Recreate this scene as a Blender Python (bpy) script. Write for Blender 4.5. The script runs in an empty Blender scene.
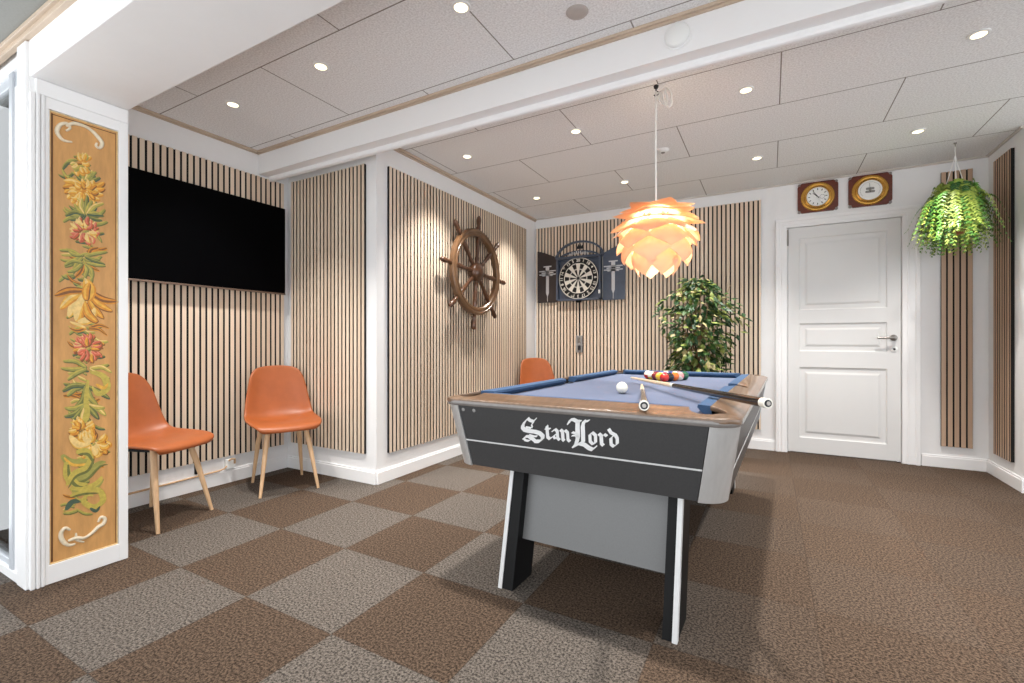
import bpy, bmesh, math, random
from mathutils import Vector, Matrix
R = math.radians
PI = math.pi
C = bpy.context.scene.collection
scn = bpy.context.scene

# ------------------------------------------------------------------ helpers
def lin(c):
    return tuple((v / 12.92 if v <= .04045 else ((v + .055) / 1.055) ** 2.4) for v in c)

def rgb(r, g, b):
    return lin((r / 255, g / 255, b / 255)) + (1,)

def mat(name, col, rough=.5, metal=0., noise=0., nscale=20., stretch=(1, 1, 1), bump=0., bscale=None,
        emit=None, estr=0., spec=.5, coat=0., alpha=1., trans=0.):
    m = bpy.data.materials.new(name); m.use_nodes = True
    nt = m.node_tree; N = nt.nodes; L = nt.links
    b = N['Principled BSDF']
    b.inputs['Base Color'].default_value = col
    b.inputs['Roughness'].default_value = rough
    b.inputs['Metallic'].default_value = metal
    b.inputs['Specular IOR Level'].default_value = spec
    b.inputs['Coat Weight'].default_value = coat
    b.inputs['Transmission Weight'].default_value = trans
    if emit:
        b.inputs['Emission Color'].default_value = emit
        b.inputs['Emission Strength'].default_value = estr
    if noise or bump:
        tc = N.new('ShaderNodeTexCoord'); mp = N.new('ShaderNodeMapping')
        mp.inputs['Scale'].default_value = stretch
        L.new(tc.outputs['Object'], mp.inputs[0])
        nz = N.new('ShaderNodeTexNoise'); nz.inputs['Scale'].default_value = nscale
        nz.inputs['Detail'].default_value = 5; nz.inputs['Roughness'].default_value = .65
        L.new(mp.outputs[0], nz.inputs['Vector'])
        if noise:
            mx = N.new('ShaderNodeMix'); mx.data_type = 'RGBA'
            mx.inputs[6].default_value = tuple(max(0, c * (1 - noise)) for c in col[:3]) + (1,)
            mx.inputs[7].default_value = tuple(min(1, c * (1 + noise)) for c in col[:3]) + (1,)
            rp = N.new('ShaderNodeMapRange'); rp.inputs[1].default_value = .3; rp.inputs[2].default_value = .7
            L.new(nz.outputs['Fac'], rp.inputs[0]); L.new(rp.outputs[0], mx.inputs[0])
            L.new(mx.outputs[2], b.inputs['Base Color'])
        if bump:
            bp = N.new('ShaderNodeBump'); bp.inputs['Strength'].default_value = bump
            bp.inputs['Distance'].default_value = .004
            if bscale:
                n2 = N.new('ShaderNodeTexNoise'); n2.inputs['Scale'].default_value = bscale
                L.new(mp.outputs[0], n2.inputs['Vector']); L.new(n2.outputs['Fac'], bp.inputs['Height'])
            else:
                L.new(nz.outputs['Fac'], bp.inputs['Height'])
            L.new(bp.outputs[0], b.inputs['Normal'])
    return m

def world_of(o):
    m = Matrix.Identity(4)
    while o is not None:
        m = o.matrix_basis @ m
        o = o.parent
    return m

def obj(name, bm, m, parent=None, smooth=None, local=False):
    me = bpy.data.meshes.new(name)
    if parent is not None and not local:
        bm.transform(world_of(parent).inverted())
    bm.to_mesh(me); bm.free()
    for k in (m if isinstance(m, (list, tuple)) else [m]):
        me.materials.append(k)
    o = bpy.data.objects.new(name, me); C.objects.link(o)
    if parent is not None:
        o.parent = parent
    if smooth is not None:
        for p in me.polygons: p.use_smooth = True
        if smooth < 179:
            me.set_sharp_from_angle(angle=R(smooth))
    return o

def thing(name, label, cat, loc=(0, 0, 0), rz=0., group=None, rot=None):
    o = bpy.data.objects.new(name, None); C.objects.link(o)
    o.empty_display_size = .05
    o.location = loc; o.rotation_euler = rot if rot else (0, 0, rz)
    tag(o, label, cat, group)
    return o

def tag(o, label, cat, group=None):
    o['label'] = label; o['category'] = cat
    if group: o['group'] = group
    return o

def struct(name, bm, m, parent=None, smooth=None, label=None):
    o = obj(name, bm, m, parent, smooth)
    if parent is None:
        o['kind'] = 'structure'
        if label: o['label'] = label
    return o

def dup(root, loc, rot, label, group=None):
    r = root.copy(); C.objects.link(r); r.location = loc; r.rotation_euler = rot
    r['label'] = label
    if group: r['group'] = group
    for ch in list(root.children):
        c = ch.copy(); C.objects.link(c); c.parent = r
        for g in list(ch.children):
            d = g.copy(); C.objects.link(d); d.parent = c
    return r

def BM(): return bmesh.new()

def box(bm, x0, x1, y0, y1, z0, z1, mi=0, bev=0., rot=None):
    g = bmesh.ops.create_cube(bm, size=1.)
    vs = g['verts']
    for v in vs:
        v.co = Vector(((x0 + x1) / 2 + v.co.x * (x1 - x0), (y0 + y1) / 2 + v.co.y * (y1 - y0), (z0 + z1) / 2 + v.co.z * (z1 - z0)))
    fs = set(f for v in vs for f in v.link_faces)
    for f in fs: f.material_index = mi
    if bev:
        es = list(set(e for v in vs for e in v.link_edges))
        r = bmesh.ops.bevel(bm, geom=es, offset=bev, segments=2, profile=.5, affect='EDGES')
        for f in r['faces']: f.material_index = mi
        vs = list(set(v for f in r['faces'] for v in f.verts) | set(v for v in vs if v.is_valid))
    if rot is not None:
        bmesh.ops.transform(bm, matrix=rot, verts=vs)
    return vs

def tube(bm, pts, rad, seg=8, cap=True, mi=0, closed=False, flat=1.):
    pts = [Vector(p) for p in pts]; n = len(pts)
    rad = rad if isinstance(rad, (list, tuple)) else [rad] * n
    rings = []; prev = None
    for i in range(n):
        if closed: t = pts[(i + 1) % n] - pts[i - 1]
        else: t = pts[min(i + 1, n - 1)] - pts[max(i - 1, 0)]
        t.normalize()
        if prev is None:
            a = Vector((0, 0, 1)) if abs(t.z) < .9 else Vector((1, 0, 0))
            u = t.cross(a).normalized()
        else:
            u = (prev - t * prev.dot(t)).normalized()
        prev = u; w = t.cross(u)
        rings.append([bm.verts.new(pts[i] + rad[i] * (math.cos(2 * PI * k / seg) * u + flat * math.sin(2 * PI * k / seg) * w)) for k in range(seg)])
    for i in range(n if closed else n - 1):
        a, b = rings[i], rings[(i + 1) % n]
        for k in range(seg):
            f = bm.faces.new((a[k], a[(k + 1) % seg], b[(k + 1) % seg], b[k])); f.material_index = mi
    if cap and not closed:
        f = bm.faces.new(rings[0][::-1]); f.material_index = mi
        f = bm.faces.new(rings[-1]); f.material_index = mi

def lathe(bm, prof, M=None, seg=32, mi=0, cap=True):
    """profile of (r, z) turned about z, then moved by M"""
    M = M or Matrix.Identity(4); rings = []
    for r, z in prof:
        if r < 1e-6: rings.append([bm.verts.new(M @ Vector((0, 0, z)))])
        else: rings.append([bm.verts.new(M @ Vector((r * math.cos(2 * PI * k / seg), r * math.sin(2 * PI * k / seg), z))) for k in range(seg)])
    for a, b in zip(rings, rings[1:]):
        for k in range(seg):
            k2 = (k + 1) % seg
            if len(a) == 1 and len(b) == 1: continue
            if len(a) == 1: f = bm.faces.new((a[0], b[k2], b[k]))
            elif len(b) == 1: f = bm.faces.new((a[k], a[k2], b[0]))
            else: f = bm.faces.new((a[k], a[k2], b[k2], b[k]))
            f.material_index = mi
    bmesh.ops.recalc_face_normals(bm, faces=bm.faces)

def prism(bm, poly, M, depth, mi=0):
    """2-D polygon in local xy, thickened along local z by depth"""
    a = [bm.verts.new(M @ Vector((x, y, 0))) for x, y in poly]
    b = [bm.verts.new(M @ Vector((x, y, depth))) for x, y in poly]
    n = len(poly); fs = []
    fs.append(bm.faces.new(a[::-1])); fs.append(bm.faces.new(b))
    for i in range(n):
        fs.append(bm.faces.new((a[i], a[(i + 1) % n], b[(i + 1) % n], b[i])))
    for f in fs: f.material_index = mi
    return fs

def plate(outer, holes, z0, z1, bev=0.):
    """flat plate with holes between z0 and z1 -> bmesh (via a filled 2-D curve)"""
    cu = bpy.data.curves.new('outline', 'CURVE'); cu.dimensions = '2D'; cu.fill_mode = 'BOTH'
    for pl in [outer] + holes:
        s = cu.splines.new('POLY'); s.points.add(len(pl) - 1); s.use_cyclic_u = True
        for p, q in zip(s.points, pl): p.co = (q[0], q[1], 0, 1)
    cu.extrude = (z1 - z0) / 2 - bev; cu.bevel_depth = bev; cu.bevel_resolution = 2; cu.offset = -bev
    t = bpy.data.objects.new('outline', cu); C.objects.link(t)
    dg = bpy.context.evaluated_depsgraph_get(); dg.update()
    me = bpy.data.meshes.new_from_object(t.evaluated_get(dg))
    bm = BM(); bm.from_mesh(me)
    bpy.data.objects.remove(t); bpy.data.curves.remove(cu); bpy.data.meshes.remove(me)
    bmesh.ops.translate(bm, verts=bm.verts, vec=(0, 0, (z0 + z1) / 2))
    bmesh.ops.remove_doubles(bm, verts=bm.verts, dist=1e-5)
    return bm

def rrect(hx, hy, r, n=8):
    p = []
    for cx, cy, a0 in ((hx - r, hy - r, 0), (-hx + r, hy - r, 90), (-hx + r, -hy + r, 180), (hx - r, -hy + r, 270)):
        for k in range(n + 1):
            a = R(a0 + 90 * k / n); p.append((cx + r * math.cos(a), cy + r * math.sin(a)))
    return p

def frame_from(o, x, y):
    """matrix with local x, y axes along the given directions and origin o"""
    x = Vector(x).normalized(); y = Vector(y).normalized(); z = x.cross(y)
    m = Matrix((x, y, z)).transposed().to_4x4(); m.translation = Vector(o)
    return m

# ------------------------------------------------------------------ materials
M = {}
M['white'] = mat('white_wall_paint', rgb(238, 237, 237), .55, noise=.015, nscale=6)
M['trim'] = mat('white_gloss_trim', rgb(242, 241, 241), .35, noise=.01, nscale=5)
M['door'] = mat('white_door_lacquer', rgb(222, 221, 220), .35, noise=.01, nscale=4)
M['black'] = mat('black_lacquer', rgb(14, 14, 15), .5, noise=.1, nscale=40, spec=.2)
M['felt'] = mat('black_felt', rgb(20, 18, 18), .9, noise=.2, nscale=200)
M['apron'] = mat('charcoal_laminate', rgb(58, 58, 59), .36, noise=.12, nscale=160, bump=.05)
M['silver'] = mat('satin_aluminium', rgb(206, 206, 206), .36, .6, noise=.05, nscale=60, stretch=(1, 1, .05))
M['strip'] = mat('bright_aluminium', rgb(214, 214, 214), .4, .15, noise=.03, nscale=60)
M['greypanel'] = mat('grey_silver_laminate', rgb(112, 112, 112), .42, .15, noise=.06, nscale=200)
M['tablewood'] = mat('brown_rail_wood', rgb(110, 86, 67), .3, noise=.3, nscale=9, stretch=(6, .6, 6), coat=.3)
M['edge'] = mat('dark_rail_edge', rgb(120, 115, 112), .22, noise=.1, nscale=30, coat=.3)
M['cloth'] = mat('blue_grey_baize', rgb(92, 102, 126), .9, noise=.05, nscale=300, bump=.1)
M['cushion'] = mat('blue_cushion_cloth', rgb(54, 82, 116), .85, noise=.06, nscale=300)
M['pocket'] = mat('black_pocket_rubber', rgb(18, 18, 20), .6, noise=.1, nscale=40)
M['leather'] = mat('cognac_leather', rgb(164, 88, 44), .42, noise=.09, nscale=9, bump=.06, bscale=160)
M['beech'] = mat('light_beech', rgb(214, 176, 136), .45, noise=.12, nscale=14, stretch=(6, 6, .6))
M['wheelwood'] = mat('dark_varnished_wheel_wood', rgb(82, 52, 33), .3, noise=.3, nscale=16, stretch=(1, 3, 3), coat=.3)
M['rimwood'] = mat('brown_wheel_rim_wood', rgb(108, 78, 52), .32, noise=.28, nscale=14, coat=.3)
M['brass'] = mat('polished_brass', rgb(206, 156, 76), .22, .85, noise=.08, nscale=20)
M['chrome'] = mat('brushed_steel', rgb(150, 145, 140), .28, .9, noise=.05, nscale=40)
M['mahogany'] = mat('mahogany', rgb(98, 40, 24), .3, noise=.35, nscale=14, stretch=(1, 1, 4), coat=.4)
M['dial'] = mat('white_dial', rgb(240, 240, 238), .4, noise=.01, nscale=10)
M['ink'] = mat('black_ink', rgb(24, 24, 28), .5, noise=.05, nscale=30)
M['screen'] = mat('black_screen', rgb(2, 2, 3), .35, noise=.1, nscale=3, spec=.03)
M['cream'] = mat('cream_gilded_carving', rgb(226, 212, 186), .45, noise=.12, nscale=60)
M['goldline'] = mat('gilt_moulding', rgb(226, 198, 146), .5, .0, noise=.2, nscale=40)
M['terracotta'] = mat('terracotta', rgb(176, 112, 72), .8, noise=.12, nscale=40)
M['soil'] = mat('dark_soil', rgb(52, 38, 28), .95, noise=.3, nscale=80, bump=.4)
M['bark'] = mat('pale_ficus_bark', rgb(150, 120, 90), .8, noise=.25, nscale=30, bump=.3)
M['cordw'] = mat('white_cord', rgb(238, 236, 232), .5, noise=.02, nscale=30)
M['beigewood'] = mat('beige_wood_moulding', rgb(198, 178, 158), .5, noise=.15, nscale=8, stretch=(.5, .5, 6))
M['alu'] = mat('grey_door_aluminium', rgb(196, 200, 206), .4, .1, noise=.03, nscale=30)
M['rubber'] = mat('black_rubber_gasket', rgb(40, 42, 46), .6, noise=.05, nscale=30)
M['cabblue'] = mat('black_cabinet_blue_reflection', rgb(74, 82, 98), .3, noise=.1, nscale=20)  # cabinet black with its bluish reflection mixed into the colour
M['cabdark'] = mat('dark_cabinet_door', rgb(52, 42, 40), .4, noise=.1, nscale=20)  # left door: same black cabinet, without the blue reflection painted in
M['silverprint'] = mat('silver_print', rgb(206, 206, 208), .45, .3, noise=.05, nscale=40)
M['ivory'] = mat('ivory_segments', rgb(232, 226, 214), .7, noise=.05, nscale=60)
M['sisal'] = mat('black_sisal', rgb(26, 25, 26), .8, noise=.1, nscale=80)
M['ballwhite'] = mat('white_ball_resin', rgb(240, 236, 224), .12, noise=.01, nscale=8, coat=.5)
M['lens'] = mat('lit_downlight_lens', rgb(255, 240, 215), .3, emit=(1, .82, .50, 1), estr=3., noise=.01)
M['bulb'] = mat('lit_bulb', rgb(255, 240, 210), .3, emit=(1, .74, .42, 1), estr=12., noise=.01)
M['plateg'] = mat('grey_plastic', rgb(140, 138, 136), .45, noise=.05, nscale=30)
M['gloss_black'] = mat('glossy_black_butt', rgb(20, 17, 16), .15, noise=.2, nscale=20, coat=.5)
M['maple'] = mat('pale_maple_shaft', rgb(226, 202, 172), .3, noise=.1, nscale=20, stretch=(4, 4, .4))
for i, (nm, c) in enumerate((('deep_green_leaf', (40, 74, 38)), ('mid_green_leaf', (66, 100, 46)), ('yellow_green_leaf', (132, 146, 70)), ('cream_leaf_edge', (170, 160, 112)))):
    M['leaf%d' % i] = mat(nm, rgb(*c), .45, noise=.2, nscale=25)
M['fern0'] = mat('fern_green', rgb(88, 138, 52), .5, noise=.25, nscale=20)
M['fern1'] = mat('fern_yellow_green', rgb(146, 164, 68), .5, noise=.2, nscale=20)
M['fern2'] = mat('fern_dark_green', rgb(48, 92, 40), .5, noise=.25, nscale=20)

def slat_mat(name, a, b):
    """wood veneer: every slat a slightly different tone, vertical grain"""
    m = bpy.data.materials.new(name); m.use_nodes = True
    nt = m.node_tree; N = nt.nodes; L = nt.links; bs = N['Principled BSDF']
    bs.inputs['Roughness'].default_value = .5
    g = N.new('ShaderNodeNewGeometry')
    tc = N.new('ShaderNodeTexCoord'); mp = N.new('ShaderNodeMapping'); mp.inputs['Scale'].default_value = (40, 40, 1.2)
    L.new(tc.outputs['Object'], mp.inputs[0])
    nz = N.new('ShaderNodeTexNoise'); nz.inputs['Scale'].default_value = 2; nz.inputs['Detail'].default_value = 6
    L.new(mp.outputs[0], nz.inputs['Vector'])
    ad = N.new('ShaderNodeMath'); ad.operation = 'MULTIPLY_ADD'; ad.inputs[1].default_value = .5
    L.new(g.outputs['Random Per Island'], ad.inputs[0]); 
    ml = N.new('ShaderNodeMath'); ml.operation = 'MULTIPLY'; ml.inputs[1].default_value = .5
    L.new(nz.outputs['Fac'], ml.inputs[0]); L.new(ml.outputs[0], ad.inputs[2])
    mx = N.new('ShaderNodeMix'); mx.data_type = 'RGBA'
    mx.inputs[6].default_value = rgb(*a); mx.inputs[7].default_value = rgb(*b)
    L.new(ad.outputs[0], mx.inputs[0]); L.new(mx.outputs[2], bs.inputs['Base Color'])
    return m
M['oak'] = slat_mat('pale_oak_slat_veneer', (206, 182, 157), (240, 222, 202))
M['walnut'] = slat_mat('walnut_slat_veneer', (156, 126, 102), (206, 176, 150))

def floor_mat():
    m = bpy.data.materials.new('carpet_tiles'); m.use_nodes = True
    nt = m.node_tree; N = nt.nodes; L = nt.links; bs = N['Principled BSDF']
    bs.inputs['Roughness'].default_value = .95; bs.inputs['Specular IOR Level'].default_value = .1
    tc = N.new('ShaderNodeTexCoord')
    mp = N.new('ShaderNodeMapping'); mp.inputs['Location'].default_value = (1.851 + 20, -.626 + 20, .25)
    L.new(tc.outputs['Object'], mp.inputs[0])
    ck = N.new('ShaderNodeTexChecker'); ck.inputs['Scale'].default_value = 2.0
    L.new(mp.outputs[0], ck.inputs['Vector'])
    # tile-by-tile random tone
    sc = N.new('ShaderNodeVectorMath'); sc.operation = 'SCALE'; sc.inputs['Scale'].default_value = 2.0
    fl = N.new('ShaderNodeVectorMath'); fl.operation = 'FLOOR'
    wn = N.new('ShaderNodeTexWhiteNoise'); wn.noise_dimensions = '2D'
    L.new(mp.outputs[0], sc.inputs[0]); L.new(sc.outputs[0], fl.inputs[0]); L.new(fl.outputs[0], wn.inputs['Vector'])
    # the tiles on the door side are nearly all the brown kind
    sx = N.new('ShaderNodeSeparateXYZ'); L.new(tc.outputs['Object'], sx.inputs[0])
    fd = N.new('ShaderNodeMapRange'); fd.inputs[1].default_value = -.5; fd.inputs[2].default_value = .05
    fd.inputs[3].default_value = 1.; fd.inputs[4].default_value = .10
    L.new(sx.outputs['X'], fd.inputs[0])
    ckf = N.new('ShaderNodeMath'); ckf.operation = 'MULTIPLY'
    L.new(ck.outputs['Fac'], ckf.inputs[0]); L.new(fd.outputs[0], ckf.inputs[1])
    mx = N.new('ShaderNodeMix'); mx.data_type = 'RGBA'
    mx.inputs[6].default_value = rgb(80, 66, 55); mx.inputs[7].default_value = rgb(92, 85, 79)
    L.new(ckf.outputs[0], mx.inputs[0])
    br = N.new('ShaderNodeMix'); br.data_type = 'RGBA'; br.blend_type = 'MULTIPLY'
    r1 = N.new('ShaderNodeMapRange'); r1.inputs[3].default_value = .94; r1.inputs[4].default_value = 1.05
    L.new(wn.outputs['Value'], r1.inputs[0]); br.inputs[0].default_value = 1.
    L.new(mx.outputs[2], br.inputs[6]); L.new(r1.outputs[0], br.inputs[7])
    # pile speckle
    nz = N.new('ShaderNodeTexNoise'); nz.inputs['Scale'].default_value = 115; nz.inputs['Detail'].default_value = 3; nz.inputs['Roughness'].default_value = .8
    L.new(tc.outputs['Object'], nz.inputs['Vector'])
    r2 = N.new('ShaderNodeMapRange'); r2.inputs[1].default_value = .40; r2.inputs[2].default_value = .60
    r2.inputs[3].default_value = .30; r2.inputs[4].default_value = 1.75
    L.new(nz.outputs['Fac'], r2.inputs[0])
    b2 = N.new('ShaderNodeMix'); b2.data_type = 'RGBA'; b2.blend_type = 'MULTIPLY'; b2.inputs[0].default_value = 1.
    L.new(br.outputs[2], b2.inputs[6]); L.new(r2.outputs[0], b2.inputs[7])
    # thin seams
    bk = N.new('ShaderNodeTexBrick'); bk.offset = 0; bk.inputs['Scale'].default_value = 1
    bk.inputs['Brick Width'].default_value = .5; bk.inputs['Row Height'].default_value = .5
    bk.inputs['Mortar Size'].default_value = .0022
    L.new(mp.outputs[0], bk.inputs['Vector'])
    b3 = N.new('ShaderNodeMix'); b3.data_type = 'RGBA'; b3.blend_type = 'MULTIPLY'
    b3.inputs[7].default_value = (.78, .78, .78, 1)
    L.new(bk.outputs['Fac'], b3.inputs[0]); L.new(b2.outputs[2], b3.inputs[6])
    L.new(b3.outputs[2], bs.inputs['Base Color'])
    bp = N.new('ShaderNodeBump'); bp.inputs['Strength'].default_value = .15; bp.inputs['Distance'].default_value = .003
    L.new(nz.outputs['Fac'], bp.inputs['Height']); L.new(bp.outputs[0], bs.inputs['Normal'])
    return m
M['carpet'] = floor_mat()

def ceil_mat(name, ox, oy):
    m = bpy.data.materials.new(name); m.use_nodes = True
    nt = m.node_tree; N = nt.nodes; L = nt.links; bs = N['Principled BSDF']
    bs.inputs['Roughness'].default_value = .9; bs.inputs['Specular IOR Level'].default_value = .1
    tc = N.new('ShaderNodeTexCoord')
    mp = N.new('ShaderNodeMapping'); mp.inputs['Location'].default_value = (ox, oy, 0)
    L.new(tc.outputs['Object'], mp.inputs[0])
    bk = N.new('ShaderNodeTexBrick'); bk.offset = .5; bk.inputs['Scale'].default_value = 1
    bk.inputs['Brick Width'].default_value = 1.22; bk.inputs['Row Height'].default_value = .6
    bk.inputs['Mortar Size'].default_value = .0035; bk.inputs['Mortar Smooth'].default_value = .2
    L.new(mp.outputs[0], bk.inputs['Vector'])
    nz = N.new('ShaderNodeTexNoise'); nz.inputs['Scale'].default_value = 110; nz.inputs['Detail'].default_value = 4
    L.new(tc.outputs['Object'], nz.inputs['Vector'])
    r2 = N.new('ShaderNodeMapRange'); r2.inputs[1].default_value = .3; r2.inputs[2].default_value = .7
    L.new(nz.outputs['Fac'], r2.inputs[0])
    mx = N.new('ShaderNodeMix'); mx.data_type = 'RGBA'
    mx.inputs[6].default_value = rgb(224, 223, 222); mx.inputs[7].default_value = rgb(255, 255, 255)
    L.new(r2.outputs[0], mx.inputs[0])
    b3 = N.new('ShaderNodeMix'); b3.data_type = 'RGBA'; b3.blend_type = 'MULTIPLY'
    b3.inputs[7].default_value = (.32, .29, .27, 1)
    L.new(bk.outputs['Fac'], b3.inputs[0]); L.new(mx.outputs[2], b3.inputs[6])
    L.new(b3.outputs[2], bs.inputs['Base Color'])
    bp = N.new('ShaderNodeBump'); bp.inputs['Strength'].default_value = .4; bp.inputs['Distance'].default_value = .005
    L.new(nz.outputs['Fac'], bp.inputs['Height']); L.new(bp.outputs[0], bs.inputs['Normal'])
    return m
# rows start at y = 1.53 + .6 k; joints in every second row pass x = .05 + 1.22 k
M['ceiling'] = ceil_mat('wood_wool_ceiling_boards', -.05 + 12.2, -1.53 + 12.6)

def leaf_mat(name, col, tcol, t=.45):
    m = bpy.data.materials.new(name); m.use_nodes = True
    nt = m.node_tree; N = nt.nodes; L = nt.links; bs = N['Principled BSDF']
    bs.inputs['Base Color'].default_value = col; bs.inputs['Roughness'].default_value = .45
    tr = N.new('ShaderNodeBsdfTranslucent'); tr.inputs['Color'].default_value = tcol
    nz = N.new('ShaderNodeTexNoise'); nz.inputs['Scale'].default_value = 8
    tc = N.new('ShaderNodeTexCoord'); L.new(tc.outputs['Object'], nz.inputs['Vector'])
    mr = N.new('ShaderNodeMapRange'); mr.inputs[3].default_value = t - .08; mr.inputs[4].default_value = t + .08
    L.new(nz.outputs['Fac'], mr.inputs[0])
    ms = N.new('ShaderNodeMixShader'); L.new(mr.outputs[0], ms.inputs[0])
    L.new(bs.outputs[0], ms.inputs[1]); L.new(tr.outputs[0], ms.inputs[2])
    L.new(ms.outputs[0], N['Material Output'].inputs['Surface'])
    return m
M['shade'] = leaf_mat('peach_copper_shade_leaf', rgb(240, 214, 188), rgb(250, 212, 162), .38)

def glass_mat():
    m = bpy.data.materials.new('clear_glass'); m.use_nodes = True
    N = m.node_tree.nodes; L = m.node_tree.links
    tr = N.new('ShaderNodeBsdfTransparent'); tr.inputs[0].default_value = (.93, .95, .95, 1)
    gl = N.new('ShaderNodeBsdfGlossy'); gl.inputs['Roughness'].default_value = .03
    fr = N.new('ShaderNodeFresnel'); fr.inputs[0].default_value = 1.45
    ms = N.new('ShaderNodeMixShader'); L.new(fr.outputs[0], ms.inputs[0]); L.new(tr.outputs[0], ms.inputs[1]); L.new(gl.outputs[0], ms.inputs[2])
    L.new(ms.outputs[0], N['Material Output'].inputs['Surface'])
    return m
M['glass'] = glass_mat()

# ------------------------------------------------------------------ the room
XT, YS, XW, YB, XR, H = -3.47, 2.46, -2.48, 5.05, 1.51, 2.5
HN = 2.315
YE = 4.46                # where the right wall turns the corner
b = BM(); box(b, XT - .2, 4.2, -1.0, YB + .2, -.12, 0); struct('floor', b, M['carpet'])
b = BM(); box(b, XT - .2, 4.2, 1.04, YB + .2, H, H + .12); struct('ceiling', b, M['ceiling'])
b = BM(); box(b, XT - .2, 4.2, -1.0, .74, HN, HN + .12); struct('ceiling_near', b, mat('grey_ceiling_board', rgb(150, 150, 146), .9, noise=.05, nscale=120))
b = BM(); box(b, XT - .2, XT, .765, YS + .2, -.05, H + .02); struct('wall_left', b, M['white'])
b = BM(); box(b, XT - .05, XW - .001, YS, YS + .2, -.05, H + .02); struct('wall_return', b, M['white'])
b = BM(); box(b, XW - .2, XW, YS + .001, YB + .1, -.05, H + .02); struct('wall_left_far', b, M['white'])
# back wall with a door opening
b = BM()
box(b, XW - .1, .115, YB, YB + .2, -.05, H + .02); box(b, .995, XR + .2, YB, YB + .2, -.05, H + .02)
box(b, .115, .995, YB, YB + .2, 2.11, H + .02); struct('wall_back', b, M['white'])
b = BM(); box(b, XR, XR + .2, YE, YB + .1, -.05, H + .02); box(b, XR + .2, 4.2, YE, YE + .2, -.05, H + .02); struct('wall_right', b, M['white'])
# opening beam and pillar
b = BM(); box(b, -2.72, 4.2, .72, 1.055, 2.13, H + .01, bev=.004); struct('beam_front', b, M['white'])
b = BM(); box(b, XT, -2.72, .74, 1.055, 2.235, H + .01); struct('ceiling_alcove', b, M['ceiling'])
b = BM()
box(b, -2.90, -2.685, .72, 1.053, 0, 2.1305)
box(b, -2.69, -2.6705, .735, 1.0555, 2.064, 2.129, bev=.004)                 # head band
for y0, y1, x1 in ((.718, .733, -2.668), (.735, .747, -2.664), (.75, .762, -2.667), (.764, .776, -2.6725), (1.018, 1.0545, -2.6715)):
    box(b, -2.70, x1, y0, y1, 0, 2.064, bev=.003)                          # fluted uprights
box(b, -2.70, -2.6728, .7705, 1.0535, .0005, .08, bev=.002)
box(b, -2.70, -2.6728, .7705, 1.0535, 2.016, 2.0635, bev=.002)
box(b, -2.70, -2.675, .728, .778, .001, 2.063)
box(b, -2.79, -2.69, .708, .73, 0, HN - .04, bev=.004)
struct('pillar', b, M['trim'])
# second beam: box with a stepped, rounded lower flange
b = BM(); box(b, XT, 4.2, 2.205, 2.315, 2.325, H + .01, bev=.003)
prof = [(2.280, 2.327), (2.280, 2.306), (2.284, 2.297), (2.293, 2.293), (2.306, 2.293), (2.3145, 2.30), (2.3145, 2.327)]
Mb = frame_from((XW - .98, 0, 0), (0, 1, 0), (0, 0, 1))
prism(b, prof, Mb, 4.2 - XW + .9); bmesh.ops.recalc_face_normals(b, faces=b.faces); struct('beam_middle', b, M['trim'])

def skirt(name, x0, x1, y0, y1, axis, sgn):
    b = BM()
    if axis == 'x':     # runs along x, proud in y
        box(b, x0, x1, min(y0, y0 + sgn * .016), max(y0, y0 + sgn * .016), 0, .085, bev=.002)
        box(b, x0, x1, min(y0, y0 + sgn * .010), max(y0, y0 + sgn * .010), .08, .098, bev=.002)
    else:
        box(b, min(x0, x0 + sgn * .016), max(x0, x0 + sgn * .016), y0, y1, 0, .085, bev=.002)
        box(b, min(x0, x0 + sgn * .010), max(x0, x0 + sgn * .010), y0, y1, .08, .098, bev=.002)
    struct(name, b, M['trim'])
skirt('baseboard_left', XT, 0, .8, YS, 'y', 1)
skirt('baseboard_return', XT, XW, YS, 0, 'x', -1)
skirt('baseboard_left_far', XW, 0, YS, YB, 'y', 1)
skirt('baseboard_back', XW, .06, YB, 0, 'x', -1)
skirt('baseboard_back', 1.10, XR, YB, 0, 'x', -1)
skirt('baseboard_right', XR, 0, YE - .002, YB, 'y', -1)
skirt('baseboard_right', XR - .0165, 4.0, YE, 0, 'x', -1)

# beige ceiling mouldings
b = BM()
box(b, XT, XT + .024, 1.05, 2.21, H - .014, H, bev=.003); box(b, XT, 4.0, 2.183, 2.206, H - .014, H, bev=.003)
box(b, XT, XT + .010, 1.05, 2.21, H - .024, H - .013); box(b, XT, 4.0, 2.196, 2.206, H - .024, H - .013)
struct('trim_1', b, M['beigewood'])
b = BM(); box(b, XW, XW + .025, YS, YB, H - .02, H, bev=.003); box(b, XW, XW + .01, YS, YB, H - .03, H - .018); struct('trim_2', b, M['beigewood'])
b = BM(); box(b, XW, XR, YB - .018, YB, H - .014, H, bev=.003); box(b, XR - .018, XR, YE, YB, H - .014, H, bev=.003); struct('trim_3', b, mat('pale_grey_moulding', rgb(206, 198, 190), .6, noise=.05, nscale=20))
b = BM(); box(b, XT, 4.0, .686, .722, HN - .018, HN, bev=.003); box(b, XT, 4.0, .700, .722, HN - .037, HN - .016, bev=.003); struct('trim_4', b, M['beigewood'])

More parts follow.
